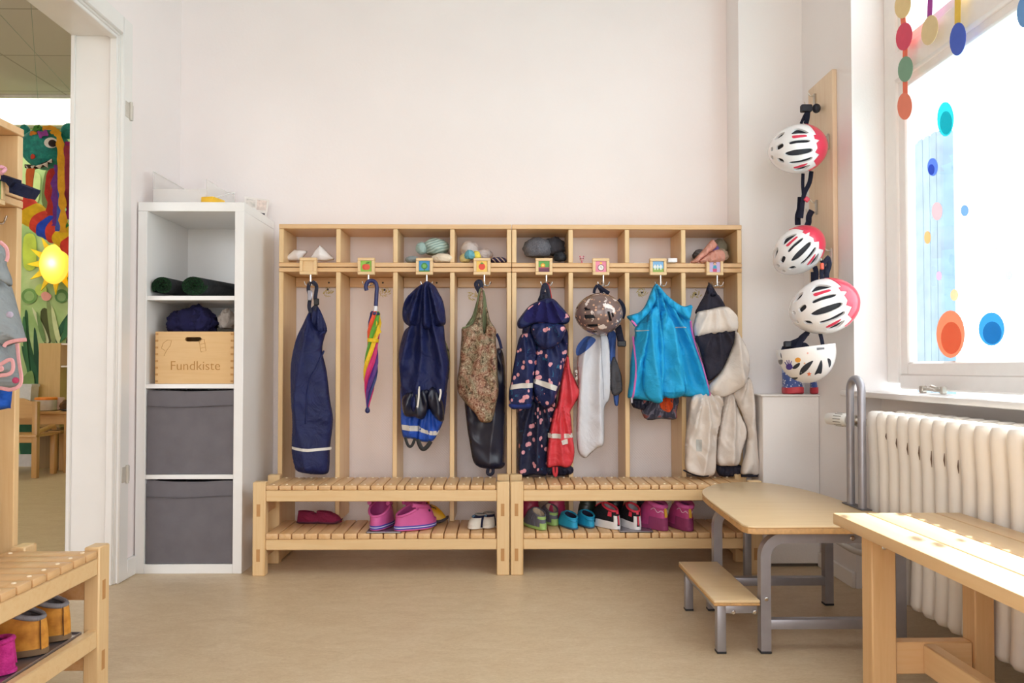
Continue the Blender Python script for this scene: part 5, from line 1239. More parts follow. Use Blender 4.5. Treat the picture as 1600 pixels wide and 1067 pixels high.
# 8 beige overall with dark panels
t = garment('beige_rain_suit', 'beige and charcoal outdoor suit hanging in the stall nearest the window', 'suit', (1107, 445))
BG = fabric('E0D6CD', .7, .05, .12, 600, spec=.3, wr=.3); CHC = fabric('2D2B38', .75, .1, .15, 600)
Cloth(g([(500, 955), (560, 960), (618, 962), (625, 1000), (602, 1016), (515, 1014)]), 3.09, T=.02, seed=61).build('dark_hem', CHC, t)
Cloth(g([(530, 600), (575, 605), (620, 720), (643, 800), (625, 890), (610, 958), (560, 966), (500, 955), (500, 850), (515, 720)]), 3.075, T=.04, R=.045, freq=12, fold=.014, crumple=.009, seed=62).build('trouser_leg', BG, t)
l2 = Cloth(g([(380, 625), (470, 600), (530, 615), (527, 700), (507, 800), (500, 900), (495, 995), (460, 1022), (400, 1018), (352, 993), (345, 900), (350, 800), (365, 710)]), 3.045, T=.045, R=.05, freq=12, fold=.016, crumple=.009, seed=63); l2.build('trouser_leg', BG, t)
l2.decal('dark_cuff', g([(347, 995), (352, 989), (380, 1003), (420, 1012), (464, 1013), (455, 1021), (400, 1018)]), CHC)
s3 = Cloth(g([(575, 600), (650, 530), (682, 590), (693, 750), (706, 900), (709, 1006), (660, 1009), (620, 1006), (624, 960), (642, 900), (648, 800), (622, 700)]), 3.05, T=.04, R=.045, freq=9, fold=.012, crumple=.008, seed=64); s3.build('sleeve', BG, t)
Cloth(g([(620, 1006), (660, 1008), (708, 1005), (703, 1021), (660, 1022), (621, 1020)]), 3.045, T=.025, smooth=False).build('cuff', CHC, t)
Cloth(g([(460, 75), (476, 76), (502, 120), (542, 183), (500, 210), (400, 222), (412, 180), (440, 130)]), 3.07, T=.025, R=.03, freq=8, fold=.008, seed=65).build('hood_lining', CHC, t)
y1_c = Cloth(g([(405, 215), (430, 205), (490, 192), (542, 183), (575, 202), (599, 240), (600, 305), (520, 318), (440, 330), (396, 335), (385, 290), (395, 245)]), 3.04, T=.04, R=.04, freq=8, fold=.008, crumple=.006, seed=66); y1_c.build('yoke', BG, t)
pn = Cloth(g([(398, 330), (500, 310), (595, 302), (588, 350), (562, 425), (520, 505), (462, 550), (440, 480), (415, 390)]), 3.035, T=.025, R=.03, freq=7, fold=.01, crumple=.006, seed=67); pn.build('back_panel', CHC, t)
pn.piping('panel_seam', g([(402, 332), (450, 322), (520, 310), (590, 304)]), .004, CHC)
Cloth(g([(596, 304), (636, 360), (662, 430), (662, 500), (642, 560), (600, 600), (545, 626), (500, 626), (465, 606), (468, 565), (520, 508), (562, 425), (588, 350)]), 3.015, T=.045, R=.05, hook=(1150, 500), freq=10, fold=.014, crumple=.008, seed=68).build('sleeve', BG, t)
Cloth(g([(452, 92), (478, 96), (500, 124), (486, 136), (462, 128)]), 3.045, T=.008, seed=69).build('name_flap', NAVYD, t)
l2.decal('faded_label', g([(400, 836), (424, 836), (424, 894), (400, 894)]), fabric('BFC0BC', .8), smooth=False)
# grey fleece jacket on the coat stall by the doorway
g = zc(0, 360, 3.68)
t = garment('fleece_jacket', 'grey fleece jacket with pink edging hanging on the coat stall by the doorway', 'jacket', (-20, 380), 1.72)
FL = fabric('8E9598', .95, .08, .5, 300); FP = fabric('E2A8AC', .85)
Cloth(g([(-60, 560), (60, 560), (95, 640), (108, 780), (125, 850), (110, 895), (60, 915), (-30, 915), (-70, 860)]), 1.70, T=.05, R=.04, fold=.006, crumple=.005, seed=71).build('jacket_body', FL, t)
b1 = Cloth(g([(-80, 240), (10, 270), (60, 310), (85, 380), (112, 480), (150, 618), (150, 638), (90, 650), (30, 668), (-40, 640), (-70, 480)]), 1.655, T=.05, R=.045, fold=.006, crumple=.006, seed=72); b1.build('sleeve', FL, t)
b2 = Cloth(g([(-70, 640), (20, 660), (60, 735), (74, 762), (70, 810), (30, 828), (-40, 825)]), 1.64, T=.04, R=.035, fold=.004, crumple=.005, seed=73); b2.build('sleeve', FL, t)
b3 = Cloth(g([(-70, 60), (0, 62), (40, 110), (45, 160), (40, 200), (70, 280), (68, 320), (45, 318), (10, 275), (-60, 260)]), 1.63, T=.05, R=.04, fold=.006, crumple=.005, seed=74); b3.build('hood', FL, t)
def edge(px, y, r=.0042): return strap(g(px), y, r, FP, 'edging', t, .6)
edge([(22, 668), (40, 648), (90, 634), (150, 628)], 1.60); edge([(0, 772), (50, 744), (72, 752), (74, 800), (50, 826), (0, 834)], 1.602); edge([(0, 66), (36, 100), (44, 150), (36, 178)], 1.582, .004); edge([(98, 650), (110, 760), (123, 848), (110, 894), (60, 915), (0, 905)], 1.652, .0042); edge([(0, 600+190), (12, 788), (14, 800), (0, 806)], 1.598, .003)
for px, py, h in ((56, 484, 'B9B2C8'), (90, 862, 'C8507A')): q = at(*g([(px, py)])[0], 1.60 if py < 600 else 1.655); MB().ell(q, (.008, .003, .007), 12, 8).build('flower_print', fabric(h), t)

t = garment('blue_shorts', 'bright blue cloth hanging below the grey fleece by the doorway', 'clothes', (0, 640), 1.72)
Cloth(g([(-70, 850), (62, 850), (62, 1010), (50, 1022), (-70, 1025)]), 1.73, T=.03, R=.03, freq=16, fold=.01, crumple=.008, seed=75).build('cloth_body', fabric('1C56B8', .7, .15), t)
# ---------------------------------------------------------------- shoes
def rotz(a): return Matrix.Rotation(math.radians(a), 4, 'Z')
class Shoe:
    """local frame: heel at y=0, toe at +y, sole on z=0"""
    def __init__(s, loc, ang, L=.17, W=.07, sole=.018, zh=.055, zf=.065, cy=.30, cl=.26, cw=.62, shaft=0, flare=1.0, toe=1.0, scale=1):
        s.xf = Matrix.Translation(loc) @ rotz(ang) @ Matrix.Scale(scale, 4)
        s.L, s.W, s.sole, s.zh, s.zf, s.cy, s.cl, s.cw, s.shaft, s.flare, s.toe = L, W, sole, zh, zf, cy, cl, cw, shaft, flare, toe
    def S(s, f, k=1.0):
        y = .5-.5*math.cos(f); w = .76+.26*min(1, max(0, (y-.2)/.45)) - .12*max(0, (y-.85)/.15)
        sx = math.sin(f); x = (1 if sx >= 0 else -1)*abs(sx)**.86*w*.5
        return Vector((x*s.W*k, (y-.5)*s.L*k+s.L*.5, 0))
    def C(s, f, k=1.0):
        return Vector((math.sin(f)*s.W*.5*s.cw*k, s.L*(s.cy-s.cl*math.cos(f)*k), s.zh+(s.zf-s.zh)*(.5-.5*math.cos(f))))
    def P(s, f, t, off=0):
        a = s.S(f); c = s.C(f)
        h = (1-math.cos(t*PI/2))**.85; z = math.sin(t*PI/2)
        if s.toe != 1: z = z**(1+(s.toe-1)*max(0, -math.cos(f)))
        p = Vector((a.x+(c.x-a.x)*h, a.y+(c.y-a.y)*h, s.sole*.7+(c.z-s.sole*.7)*z))
        if off:
            d = Vector((p.x, p.y-s.L*s.cy, .3*(p.z))); d.normalize(); p = p+d*off
        return p
    def upper(s, mat, par, name='upper', n=36, m=9):
        rings = [[s.P(2*PI*k/n, j/(m-1)) for k in range(n)] for j in range(m)]
        if s.shaft:
            top = rings[-1]; c = Vector((0, s.L*s.cy, 0))
            for q in (.25, .5, .75, 1):
                fl = 1+(s.flare-1)*q; rings.append([Vector(((p.x)*fl, c.y+(p.y-c.y)*fl, p.z+s.shaft*q)) for p in top])
        s.top = rings[-1]; c = sum(s.top, Vector())/n
        inn = [[c+(p-c)*.9 for p in s.top], [Vector((c.x+(p.x-c.x)*.86, c.y+(p.y-c.y)*.86, s.sole+.012)) for p in s.top]]
        mb = MB(s.xf); mb.loft(rings+[inn[0]], cap=False); o = mb.build(name, mat, par, True, 60)
        s.inn = inn; s.c = c; return o
    def lining(s, mat, par, name='lining'):
        mb = MB(s.xf); r0 = [s.c+(p-s.c)*.905+Vector((0, 0, .001)) for p in s.top]; mb.loft([r0, s.inn[1]], cap=False); n = len(r0); mb.add(s.inn[1], [tuple(range(n))])
        return mb.build(name, mat, par, True, 60)
    def soles(s, mat, par, name='sole', k=1.05, rock=.012, n=36):
        rings = []
        for z, kk in ((0, .93), (.003, k), (s.sole*.8, k), (s.sole, k*.985), (s.sole*.98, .9)):
            rings.append([Vector((p.x, p.y, z+rock*max(0, (p.y/s.L-.7)/.3)**2)) for p in [s.S(2*PI*i/n, kk) for i in range(n)]])
        mb = MB(s.xf); mb.loft(rings); return mb.build(name, mat, par, True, 50)
    def patch(s, f0, f1, t0, t1, mat, par, name, off=.002, n=14, m=6):
        V = []; 
        for j in range(m+1):
            for i in range(n+1):
                f = f0+(f1-f0)*i/n; V.append((s.P(f, t0+(t1-t0)*j/m, off), s.P(f, t0+(t1-t0)*j/m, -.001)))
        A = [v[0] for v in V]; B = [v[1] for v in V]; k = len(A); w = n+1; fc = []
        for j in range(m):
            for i in range(n): a = j*w+i; fc += [(a, a+1, a+w+1, a+w), (k+a+w, k+a+w+1, k+a+1, k+a)]
        for i in range(n): fc += [(i+1, i, k+i, k+i+1), (m*w+i, m*w+i+1, k+m*w+i+1, k+m*w+i)]
        for j in range(m): fc += [(j*w, (j+1)*w, k+(j+1)*w, k+j*w), ((j+1)*w+n, j*w+n, k+j*w+n, k+(j+1)*w+n)]
        mb = MB(s.xf); mb.add(A+B, fc); return mb.build(name, mat, par, True, 50)
    def collar(s, mat, par, r=.005, name='collar'):
        mb = MB(s.xf); mb.tube([p for p in s.top], r, 8, closed=True); return mb.build(name, mat, par, True, 180)
    def line(s, pts, r, mat, par, name, off=.002):
        mb = MB(s.xf); mb.tube(smooth_path([s.P(f, t, off) for f, t in pts], 5), r, 6); return mb.build(name, mat, par)
def shoe_thing(name, lab, cat, loc, grp): return thing(name, lab, cat, tuple(loc), grp)
ZS_ = .1642
def on_shelf(px, py=828, z=ZS_, ymin=2.926):
    p = atz(px, py, z); 
    if p.y < ymin: p = at(px, py, ymin); p.z = z
    return p
# grey and green barefoot shoes
GG = fabric('6A6A76', .8, .12, .3, 400); GN = plain('9CBE6C', .55, var=.06); GL = fabric('C9B79E', .9); TN = fabric('4A3228', .9)
for px, py, ang, lab in ((850, 829, 22, 'grey shoe with green heel and sole, the front one at the post'), (868, 822, 16, 'grey shoe with green heel and sole, standing half behind its twin')):
    p = on_shelf(px, py); t = shoe_thing('barefoot_shoe', lab, 'shoe', p, 'grey and green shoes'); s = Shoe(p, ang, .165, .072, .013, .052, .076, .31, .24, .66, toe=1.35)
    s.soles(GN, t); s.upper(GG, t); s.lining(GL, t); s.patch(-.75, .75, .55, 1.0, GN, t, 'heel_patch'); s.patch(-.5, .5, 0, .28, GN, t, 'heel_bumper', .003); s.patch(PI/2-.3, PI/2+.35, .35, .98, GG, t, 'strap', .004); s.patch(-PI/2-.35, -PI/2+.3, .35, .98, GG, t, 'strap', .004); s.collar(GG, t, .0035)
# blue slippers
BS = plain('1C9FCB', .55, var=.08, scale=40); BSO = plain('3A5F78', .7); NV2 = fabric('24243A', .9)
for px, py, ang, lab in ((899, 828, 17, 'bright blue slipper beside the grey and green shoes'), (925, 826, 14, 'bright blue slipper beside the black and red trainers')):
    p = on_shelf(px, py); t = shoe_thing('child_slipper', lab, 'slipper', p, 'bright blue slippers'); s = Shoe(p, ang, .15, .068, .008, .042, .058, .34, .28, .70, toe=1.2)
    s.soles(BSO, t); s.upper(BS, t); s.lining(NV2, t); s.collar(BS, t, .004); s.line([(-.9, .55), (-.4, .5), (0, .48), (.4, .5), (.9, .55)], .0016, plain('147FA6', .6), t, 'seam'); s.patch(PI-.5, PI+.5, .55, .95, BS, t, 'tongue', .004)
# black white and coral trainers
BK = fabric('1A1A20', .7, .2, .3, 500); WHT = plain('E6E4E4', .4, var=.03); COR = plain('DE3A52', .55); GY = fabric('A8A4A8', .9)
for px, py, ang, lab in ((966, 828, 30, 'black and coral trainer with white wrap sole, beside the blue slippers'), (997, 829, 12, 'black and coral trainer with white wrap sole, beside the pink boots')):
    p = on_shelf(px, py); t = shoe_thing('trainer', lab, 'shoe', p, 'black and coral trainers'); s = Shoe(p, ang, .175, .074, .016, .072, .094, .30, .22, .60, toe=1.3)
    s.soles(WHT, t); s.upper(BK, t); s.lining(GY, t); s.collar(COR, t, .005)
    s.patch(-1.7, -.16, .0, .20, WHT, t, 'sole_wrap', .004); s.patch(.16, 1.7, .0, .20, WHT, t, 'sole_wrap', .004); s.patch(-.5, -.14, .15, .50, WHT, t, 'heel_wing', .004); s.patch(.14, .5, .15, .50, WHT, t, 'heel_wing', .004); s.patch(-.17, .17, .0, .62, BK, t, 'heel_strip', .003); s.line([(0, .1), (0, .5)], .0028, COR, t, 'heel_stripe', .005)
    s.patch(-.16, .16, .62, 1.0, COR, t, 'heel_tab', .005); s.patch(.7, 1.0, .42, .68, COR, t, 'side_flash', .004); s.patch(-1.0, -.7, .42, .68, COR, t, 'side_flash', .004); s.patch(PI-.4, PI+.4, .6, 1.0, COR, t, 'tongue', .005)
# pink ankle boots with ochre tab
PB = plain('B8427E', .6, var=.1, scale=40); PBD = plain('8E3462', .7, var=.1); PBL = fabric('A24C8C', .9); OC = plain('C99A2E', .6); PKL = fabric('C2548E', .85)
for px, py, ang, lab in ((1041, 830, 28, 'pink ankle boot with ochre heel tab, beside the trainers'), (1079, 831, 12, 'pink ankle boot with ochre heel tab, nearest the low platform')):
    p = on_shelf(px, py); t = shoe_thing('ankle_boot', lab, 'boot', p, 'pink ankle boots'); s = Shoe(p, ang, .18, .08, .018, .092, .112, .29, .21, .66, toe=1.3)
    s.soles(PBD, t); s.upper(PB, t); s.lining(PBL, t); s.collar(PKL, t, .011); s.patch(-1.3, 1.3, 0, .30, PBD, t, 'heel_counter', .003); s.patch(-.13, .13, .34, 1.0, OC, t, 'pull_tab', .006)
    for sg in (1, -1): s.line([(sg*.25, .52), (sg*.5, .60), (sg*.8, .50), (sg*1.1, .66), (sg*1.3, .55)], .0014, plain('E8C8D8', .6), t, 'stitching', .002)
    s.patch(PI/2-.2, PI/2+.3, .5, .9, PBD, t, 'strap', .005)
# pink clogs on the first bench
CR1 = plain('CE5C9C', .5, var=.04); CRI = plain('B04284', .6, var=.05); CRB = plain('3C46A8', .5); CRW = plain('E4DDEC', .5); DK = plain('2A1C30', .6)
for px, py, ang, lab in ((585, 830, -8, 'pink clog with blue stripe, the one at the tray edge near the umbrella'), (618, 830, -55, 'pink clog with blue stripe, turned sideways against its twin')):
    p = on_shelf(px, py, .1668, 2.93 if ang > -20 else 2.948); t = shoe_thing('garden_clog', lab, 'clog', p, 'pink clogs'); s = Shoe(p, ang, .176, .092, .024, .056, .106, .37, .33, .84, toe=1.2)
    s.soles(CR1, t); s.upper(CR1, t); s.lining(CRI, t); s.collar(CR1, t, .005)
    mb = MB(s.xf)
    for k, (z, mt, nm) in enumerate(((.014, CRB, 'blue_stripe'), (.0155, CRW, 'white_stripe'))):
        mb = MB(s.xf); ri = [[Vector((q.x, q.y, zz)) for q in [s.S(2*PI*i/40, 1.056+.004*k) for i in range(40)]] for zz in ((.007, .021) if k == 0 else (.0125, .0155))]
        ri2 = [[Vector((q.x*.98, q.y*.98+s.L*.01, q.z)) for q in r] for r in ri]
        mb.loft([ri2[0], ri[0], ri[1], ri2[1]], cap=False); mb.build(nm, mt, t, True, 50)
    for k, (f, u) in enumerate(((PI-.8, .5), (PI-.35, .55), (PI+.35, .55), (PI+.8, .5), (PI-.55, .8), (PI, .75), (PI+.55, .8))): s.patch(f-.08, f+.08, u-.04, u+.04, DK, t, 'vent_hole', .001, 4, 3)
    st_ = [Vector((math.sin(f)*s.W*.44, s.L*(.42-.36*math.cos(f)*(1 if abs(f) > 9 else -1)), .098-.012*math.cos(f))) for f in [-1.9+3.8*k/20 for k in range(21)]]
    mb = MB(s.xf); mb.tube(st_, .009, 8, flat=((0, 0, 1), 1)); mb.v = [tuple(v) for v in mb.v]; mb.build('heel_strap', CR1, t)
    for sg in (1, -1): q = Vector((sg*s.W*.43, s.L*.42, .088)); mb = MB(s.xf); mb.lathe([(.008, 0), (.008, .003), (.004, .005)], q, (sg, 0, 0), 12); mb.build('rivet', CRI, t)
# white and navy baby shoes, toes to the room
WB_ = plain('E3DED2', .5, var=.05); NB = fabric('1F2340', .8); LB = fabric('6F9CC0', .8); BEI = fabric('A39C94', .9)
for px, py, ang, lab in ((735, 829, 152, 'white toed navy baby shoe, the one turned towards the tray'), (761, 828, 176, 'white toed navy baby shoe standing at the bench post')):
    q = on_shelf(px, py); s0_ = Matrix.Rotation(math.radians(ang), 3, 'Z') @ Vector((0, .130, 0)); p = Vector((q.x, q.y, ZS_))-s0_; p.y += .008
    t = shoe_thing('baby_shoe', lab, 'shoe', p, 'white toed baby shoes'); s = Shoe(p, ang, .125, .066, .006, .048, .050, .34, .26, .62, toe=.9)
    s.soles(WB_, t); s.upper(NB, t); s.lining(BEI, t); s.collar(BEI, t, .004); s.patch(PI-.95, PI+.95, 0, .62, WB_, t, 'toe_cap', .003); s.patch(PI-1.0, PI-.2, .66, .86, LB, t, 'tongue_print', .003); s.patch(-1.2, 1.2, .1, .9, BEI, t, 'heel_part', .002)
# boots standing at the back
def welly(px, h, lab, ang, Y=3.035, z=ZS_, L=.17, W=.066, sh=.10, name='rubber_boot', grp=None, sole=None, cat='boot', cy=.27, cl=.23):
    q = at(px, 800, Y); p = Vector((q.x, Y, z)); t = shoe_thing(name, lab, cat, p, grp); m = plain(h, .35, var=.06, spec=.6)
    s = Shoe(p, ang, L, W, .014, .07, .075, cy, cl, .80, shaft=sh-.07, flare=1.1, toe=1.6)
    s.soles(sole or plain('3A3034', .6), t); s.upper(m, t, 'boot_shaft'); s.lining(fabric('6A5A58', .9), t); s.collar(m, t, .004); return s, t
YBK = 3.075
def back_boot(px, h, lab, grp=None):
    s, t = welly(px+14, h, lab, 90, 3.145, z=ZS_, sh=.108, L=.085, W=.060, grp=grp, cy=.46, cl=.40); return s, t
back_boot(829, 'B8325E', 'deep pink rubber boot behind the first grey and green shoe at the post', 'pink rubber boots')
back_boot(870, 'BC3462', 'deep pink rubber boot behind the second grey and green shoe', 'pink rubber boots')
back_boot(919, '26332A', 'dark green rubber boot behind the blue slippers')
back_boot(962, '1C1C20', 'black boot standing behind the first coral trainer')
back_boot(1008, '20223A', 'dark navy boot standing behind the first pink ankle boot')
# yellow rubber boot seen from the side, behind the clogs
s, t = welly(642, 'DFA61C', 'yellow rubber boot with a drawn bootlace, behind the pink clogs', -90, 3.13, L=.155, W=.062, sh=.10)
for pts in ([(PI/2+.55, .95), (PI/2+.7, .8), (PI/2+.85, .66)], [(PI/2+.6, .86), (PI/2+.9, .95), (PI/2+.95, .85), (PI/2+.62, .84)], [(PI/2+.7, .75), (PI/2+.95, .66), (PI/2+.85, .58)]): s.line(pts, .0018, plain('2E2018', .6), t, 'drawn_lace', .001)
# maroon slippers at the back of the first bench
MR = fabric('7A1F3E', .85, .12)
for px, ang, lab in ((483, -86, 'maroon slipper lying at the back under the navy dungarees'), (512, -94, 'maroon slipper at the back beside the bench upright')):
    q = at(px, 806, 3.12); p = Vector((q.x-.05, 3.12, ZS_)); t = shoe_thing('house_slipper', lab, 'slipper', p, 'maroon slippers'); s = Shoe(p, ang, .112, .05, .008, .048, .042, .34, .27, .7); s.soles(plain('4A1A2C', .7), t); s.upper(MR, t); s.lining(fabric('5A1830', .9), t); s.collar(MR, t, .004)
# tan boots and the rest on the shelf of the bench by the doorway
TAN = NT('tan_leather'); v = TAN.co(); TAN.col(TAN.ramp(TAN.noise(v, 14, 4, .6), [(.32, 'A8651F'), (.5, 'D6953A'), (.7, 'E0A84C')])); TAN.set(.5, spec=.4)
TSO = plain('7A6146', .8, var=.1); LIN = fabric('8C8A90', .95, .15, .6, 200)
for px, py, ang, lab in ((118, 993, 95, 'tan leather child boot standing nearest the bench post by the doorway'), (84, 1011, 97, 'tan leather child boot beside the magenta slipper')):
    p = Vector((-1.034, -1.034*F/(px-785), .1635)); t = shoe_thing('leather_boot', lab, 'boot', p, 'tan leather boots'); s = Shoe(p, ang, .165, .076, .016, .082, .104, .30, .25, .74, toe=1.35)
    s.soles(TSO, t); s.upper(TAN.m, t); s.lining(LIN, t); s.collar(LIN, t, .006); s.patch(-.42, .42, .0, 1.0, TAN.m, t, 'heel_panel', .003); s.line([(.44, .02), (.47, .3), (.44, .6), (.42, .98)], .0013, plain('5A3A1C', .7), t, 'heel_seam', .003); s.line([(-.44, .02), (-.47, .3), (-.44, .6), (-.42, .98)], .0013, plain('5A3A1C', .7), t, 'heel_seam', .003); s.patch(-.16, .16, .9, 1.12, TAN.m, t, 'pull_tab', .004)
MG = NT('magenta_felt'); v = MG.co(); MG.col(MG.ramp(MG.noise(v, 60, 4), [(.3, 'B01F78'), (.7, 'D43A98')])); MG.bump(MG.noise(v, 250, 3), .8, .003); MG.set(.95)
p = Vector((-1.036, -1.036*F/(36-785), .1635)); t = shoe_thing('felt_slipper', 'fuzzy magenta felt slipper on the tray by the doorway', 'slipper', p, None); s = Shoe(p, 100, .15, .074, .01, .072, .060, .33, .29, .74); s.soles(MG.m, t); s.upper(MG.m, t); s.lining(fabric('5E1440', .95), t); s.collar(MG.m, t, .006); s.line([(.3, .1), (.5, .5), (.45, .95)], .002, MG.m, t, 'side_seam', .002); s.patch(-.2, .2, .8, 1.1, MG.m, t, 'heel_tab', .005)
p = Vector((-1.036, -1.036*F/(-2-785), .1635)); t = shoe_thing('orange_shoe', 'orange shoe at the picture edge beside the magenta slipper', 'shoe', p, None); s = Shoe(p, 95, .15, .07, .014, .06, .06); OR_ = plain('E8602A', .6); s.soles(OR_, t); s.upper(OR_, t); s.lining(fabric('6A3A2A'), t); s.collar(OR_, t, .004)
p = atz(30, 992, .1635); p.x -= .045; t = shoe_thing('brown_shoe', 'dark brown shoe standing behind the magenta slipper', 'shoe', p, None); s = Shoe(p, 100, .12, .07, .016, .085, .08, .30, .24, .66); BR_ = plain('5A4028', .6, var=.15); s.soles(plain('2E241C', .7), t); s.upper(BR_, t); s.lining(fabric('3A2E24'), t); s.collar(plain('B5A894', .7), t, .004)
# spotted boots on the boxed casing
DOTM = NT('spotted_rubber'); v = DOTM.co(); d = DOTM.vor(v, 85); DOTM.col(DOTM.mix(DOTM.ramp(d.outputs['Distance'], [(.26, (1, 1, 1)), (.3, (0, 0, 0))]), '4A62A8', 'DCE2EE')); DOTM.set(.4)
for px, ang, lab in ((1218, 192, 'blue spotted rubber boot with red sole on the casing, fully in view'), (1258, 178, 'blue spotted rubber boot with red sole on the casing, below the helmet')):
    q = atz(px, 613, .7035); p = Vector((q.x-(.014 if px < 1230 else 0), 3.14, .7025)); t = shoe_thing('spotted_boot', lab, 'boot', p, 'blue spotted rubber boots'); s = Shoe(p, ang, .105, .076, .026, .07, .075, .32, .28, .74, shaft=.115, flare=1.02, toe=1.5)
    s.soles(plain('CF4652', .5), t, rock=.004); s.upper(DOTM.m, t, 'boot_shaft'); s.lining(fabric('34406E'), t); s.collar(DOTM.m, t, .003)

# ---------------------------------------------------------------- helmets and their board
brd = thing('hanging_board', 'tall pine board with hooks on the window wall', 'hook board', (1.285, 2.96, 1.12))
MB().box(1.28, 1.2995, 2.846, 3.072, 1.12, 1.972, .003, 2).build('board', wood('z', 'E4C5A2', 'ECD3B4', .5, .1, key2='pine'), brd)
for px, py in ((1271, 158), (1292, 221), (1274, 324), (1297, 400)):
    q = atx(px, py, 1.272); m = MB(); m.box(1.272, 1.2805, q.y-.006, q.y+.006, q.z-.03, q.z+.03, .002); m.tube(smooth_path([(1.274, q.y, q.z-.018), (1.255, q.y, q.z-.028), (1.238, q.y-.004, q.z-.022), (1.232, q.y-.006, q.z-.006)], 4), .003, 8); m.tube(smooth_path([(1.274, q.y, q.z+.02), (1.26, q.y, q.z+.022), (1.25, q.y, q.z+.034)], 4), .003, 8); m.build('hook', M_NICK, brd)
M_SHELL = plain('EDEBEC', .22, var=.01, coat=.5); M_RED = plain('D8304E', .3, var=.05, coat=.4); M_IN = plain('20232C', .6, var=.2); M_STR = fabric('1B1D30', .85)
def polar(u, v):
    r = math.hypot(u, v)
    if r < 1e-6: return (0, 0)
    k = math.asin(min(1, r))/(PI/2) if r <= 1 else 1+(r-1)*1.2
    return (u/r*k, v/r*k)
class Helmet:
    def __init__(s, px, py, Y, a, b, h, rot, lab, grp=None):
        s.C = at(px, py, Y); e3 = (CAM-s.C).normalized(); e1 = Vector((0, 0, 1)).cross(e3).normalized(); e2 = e3.cross(e1)
        c, sn = math.cos(math.radians(rot)), math.sin(math.radians(rot)); s.e1 = e1*c+e2*sn; s.e2 = e2*c-e1*sn; s.e3 = e3; s.a, s.b, s.h = a, b, h
        s.t = thing('bike_helmet', lab, 'helmet', tuple(s.C), grp)
    def at(s, p, q, k=1.0):
        r = math.hypot(p, q); th = r*PI/2; d = (p/r, q/r) if r > 1e-6 else (0, 0)
        egg = 1-.10*max(0, -d[0])*math.sin(th)
        return s.C+s.e1*(s.a*k*math.sin(th)*d[0])+s.e2*(s.b*k*egg*math.sin(th)*d[1])+s.e3*(s.h*k*math.cos(th))
    def solid(s, name, mat, outline, holes=(), k0=1.0, k1=.93, sp=.05, par=None):
        P, T = tri_region(outline, holes, sp); n = len(P)
        V = [s.at(p[0], p[1], k0) for p in P]+[s.at(p[0], p[1], k1) for p in P]; fc = list(T)+[tuple(n+i for i in f[::-1]) for f in T]; e = set()
        for f in T: e |= {(f[0], f[1]), (f[1], f[2]), (f[2], f[0])}
        fc += [(b, a, n+a, n+b) for a, b in e if (b, a) not in e]
        return MB().add(V, fc).build(name, mat, par or s.t, True, 45)
    def ring(s, r=1.16, n=64, wob=.03): return [(r*math.cos(2*PI*k/n)*(1+wob*math.cos(4*PI*k/n)), r*math.sin(2*PI*k/n)) for k in range(n)]
hv = lambda pts: smooth_loop([polar((x-290)/197, (600-y)/170) for x, y in pts], 3)
VENTS = [hv(p) for p in ([(140, 515), (175, 480), (210, 472), (195, 495), (160, 512)], [(248, 490), (285, 462), (330, 475), (365, 502), (300, 498)], [(242, 545), (300, 540), (360, 545), (374, 556), (350, 563), (290, 560), (245, 562)],
         [(208, 622), (260, 605), (330, 602), (380, 605), (390, 618), (370, 632), (300, 642), (240, 640)], [(243, 682), (300, 678), (350, 668), (385, 662), (382, 678), (340, 692), (290, 696), (245, 696)], [(262, 740), (310, 725), (365, 714), (368, 722), (330, 745), (285, 748)],
         [(155, 565), (195, 550), (200, 575), (160, 592)], [(119, 570), (132, 570), (132, 592), (119, 592)], [(160, 650), (195, 660), (203, 685), (170, 675)], [(118, 630), (130, 632), (134, 655), (122, 650)])]
STRIPES = [hv(p) for p in ([(260, 508), (300, 509), (345, 512), (352, 524), (305, 525), (266, 525)], [(268, 720), (320, 706), (356, 702), (330, 718), (277, 728)])]
jag = [(345, 436), (385, 470), (412, 518), (396, 520), (402, 545), (432, 556), (412, 572), (420, 606), (404, 632), (430, 652), (396, 690), (412, 722), (362, 750)]
def red_cap():
    L = [polar((x-290)/197, (600-y)/170) for x, y in jag]
    a0 = math.atan2(L[-1][1], L[-1][0]); a1 = math.atan2(L[0][1], L[0][0])
    return L+[(1.14*math.cos(a0+(a1-a0)*k/16), 1.14*math.sin(a0+(a1-a0)*k/16)) for k in range(17)]
def striped(px, py, Y, a, b, h, rot, lab):
    H = Helmet(px, py, Y, a, b, h, rot, lab, 'white and red bicycle helmets')
    sh_ = H.solid('shell', M_SHELL, H.ring(), VENTS, 1.0, .92); H.solid('liner', M_IN, H.ring(1.10), (), .90, .86, .08)
    H.solid('rear_cap', M_RED, red_cap(), (), 1.018, .99)
    for s_ in STRIPES: H.solid('red_stripe', M_RED, s_, (), 1.008, .99, .06)
    return H
H1 = striped(1245.5, 233, 2.86, .109, .094, .105, 0, 'white and red bicycle helmet hanging topmost on the pine board')
H2 = striped(1247, 392, 2.86, .1065, .086, .10, 42, 'white and red bicycle helmet in the middle of the column, tilted steeply')
H3 = striped(1287, 479, 2.62, .118, .098, .10, 17, 'white and red bicycle helmet third from the top, above the stickered one')
def hstrap(px, y, r, par, nm='strap', m=M_STR, flat=.3): return strap(px, y, r, m, nm, par, flat)
zh1 = lambda pts: [(1180+x/4.444, 100+y/4.444) for x, y in pts]
hstrap(zh1([(318, 415), (340, 365), (360, 330)]), 2.93, .006, H1.t); hstrap(zh1([(352, 415), (362, 370), (365, 330)]), 2.925, .010, H1.t)
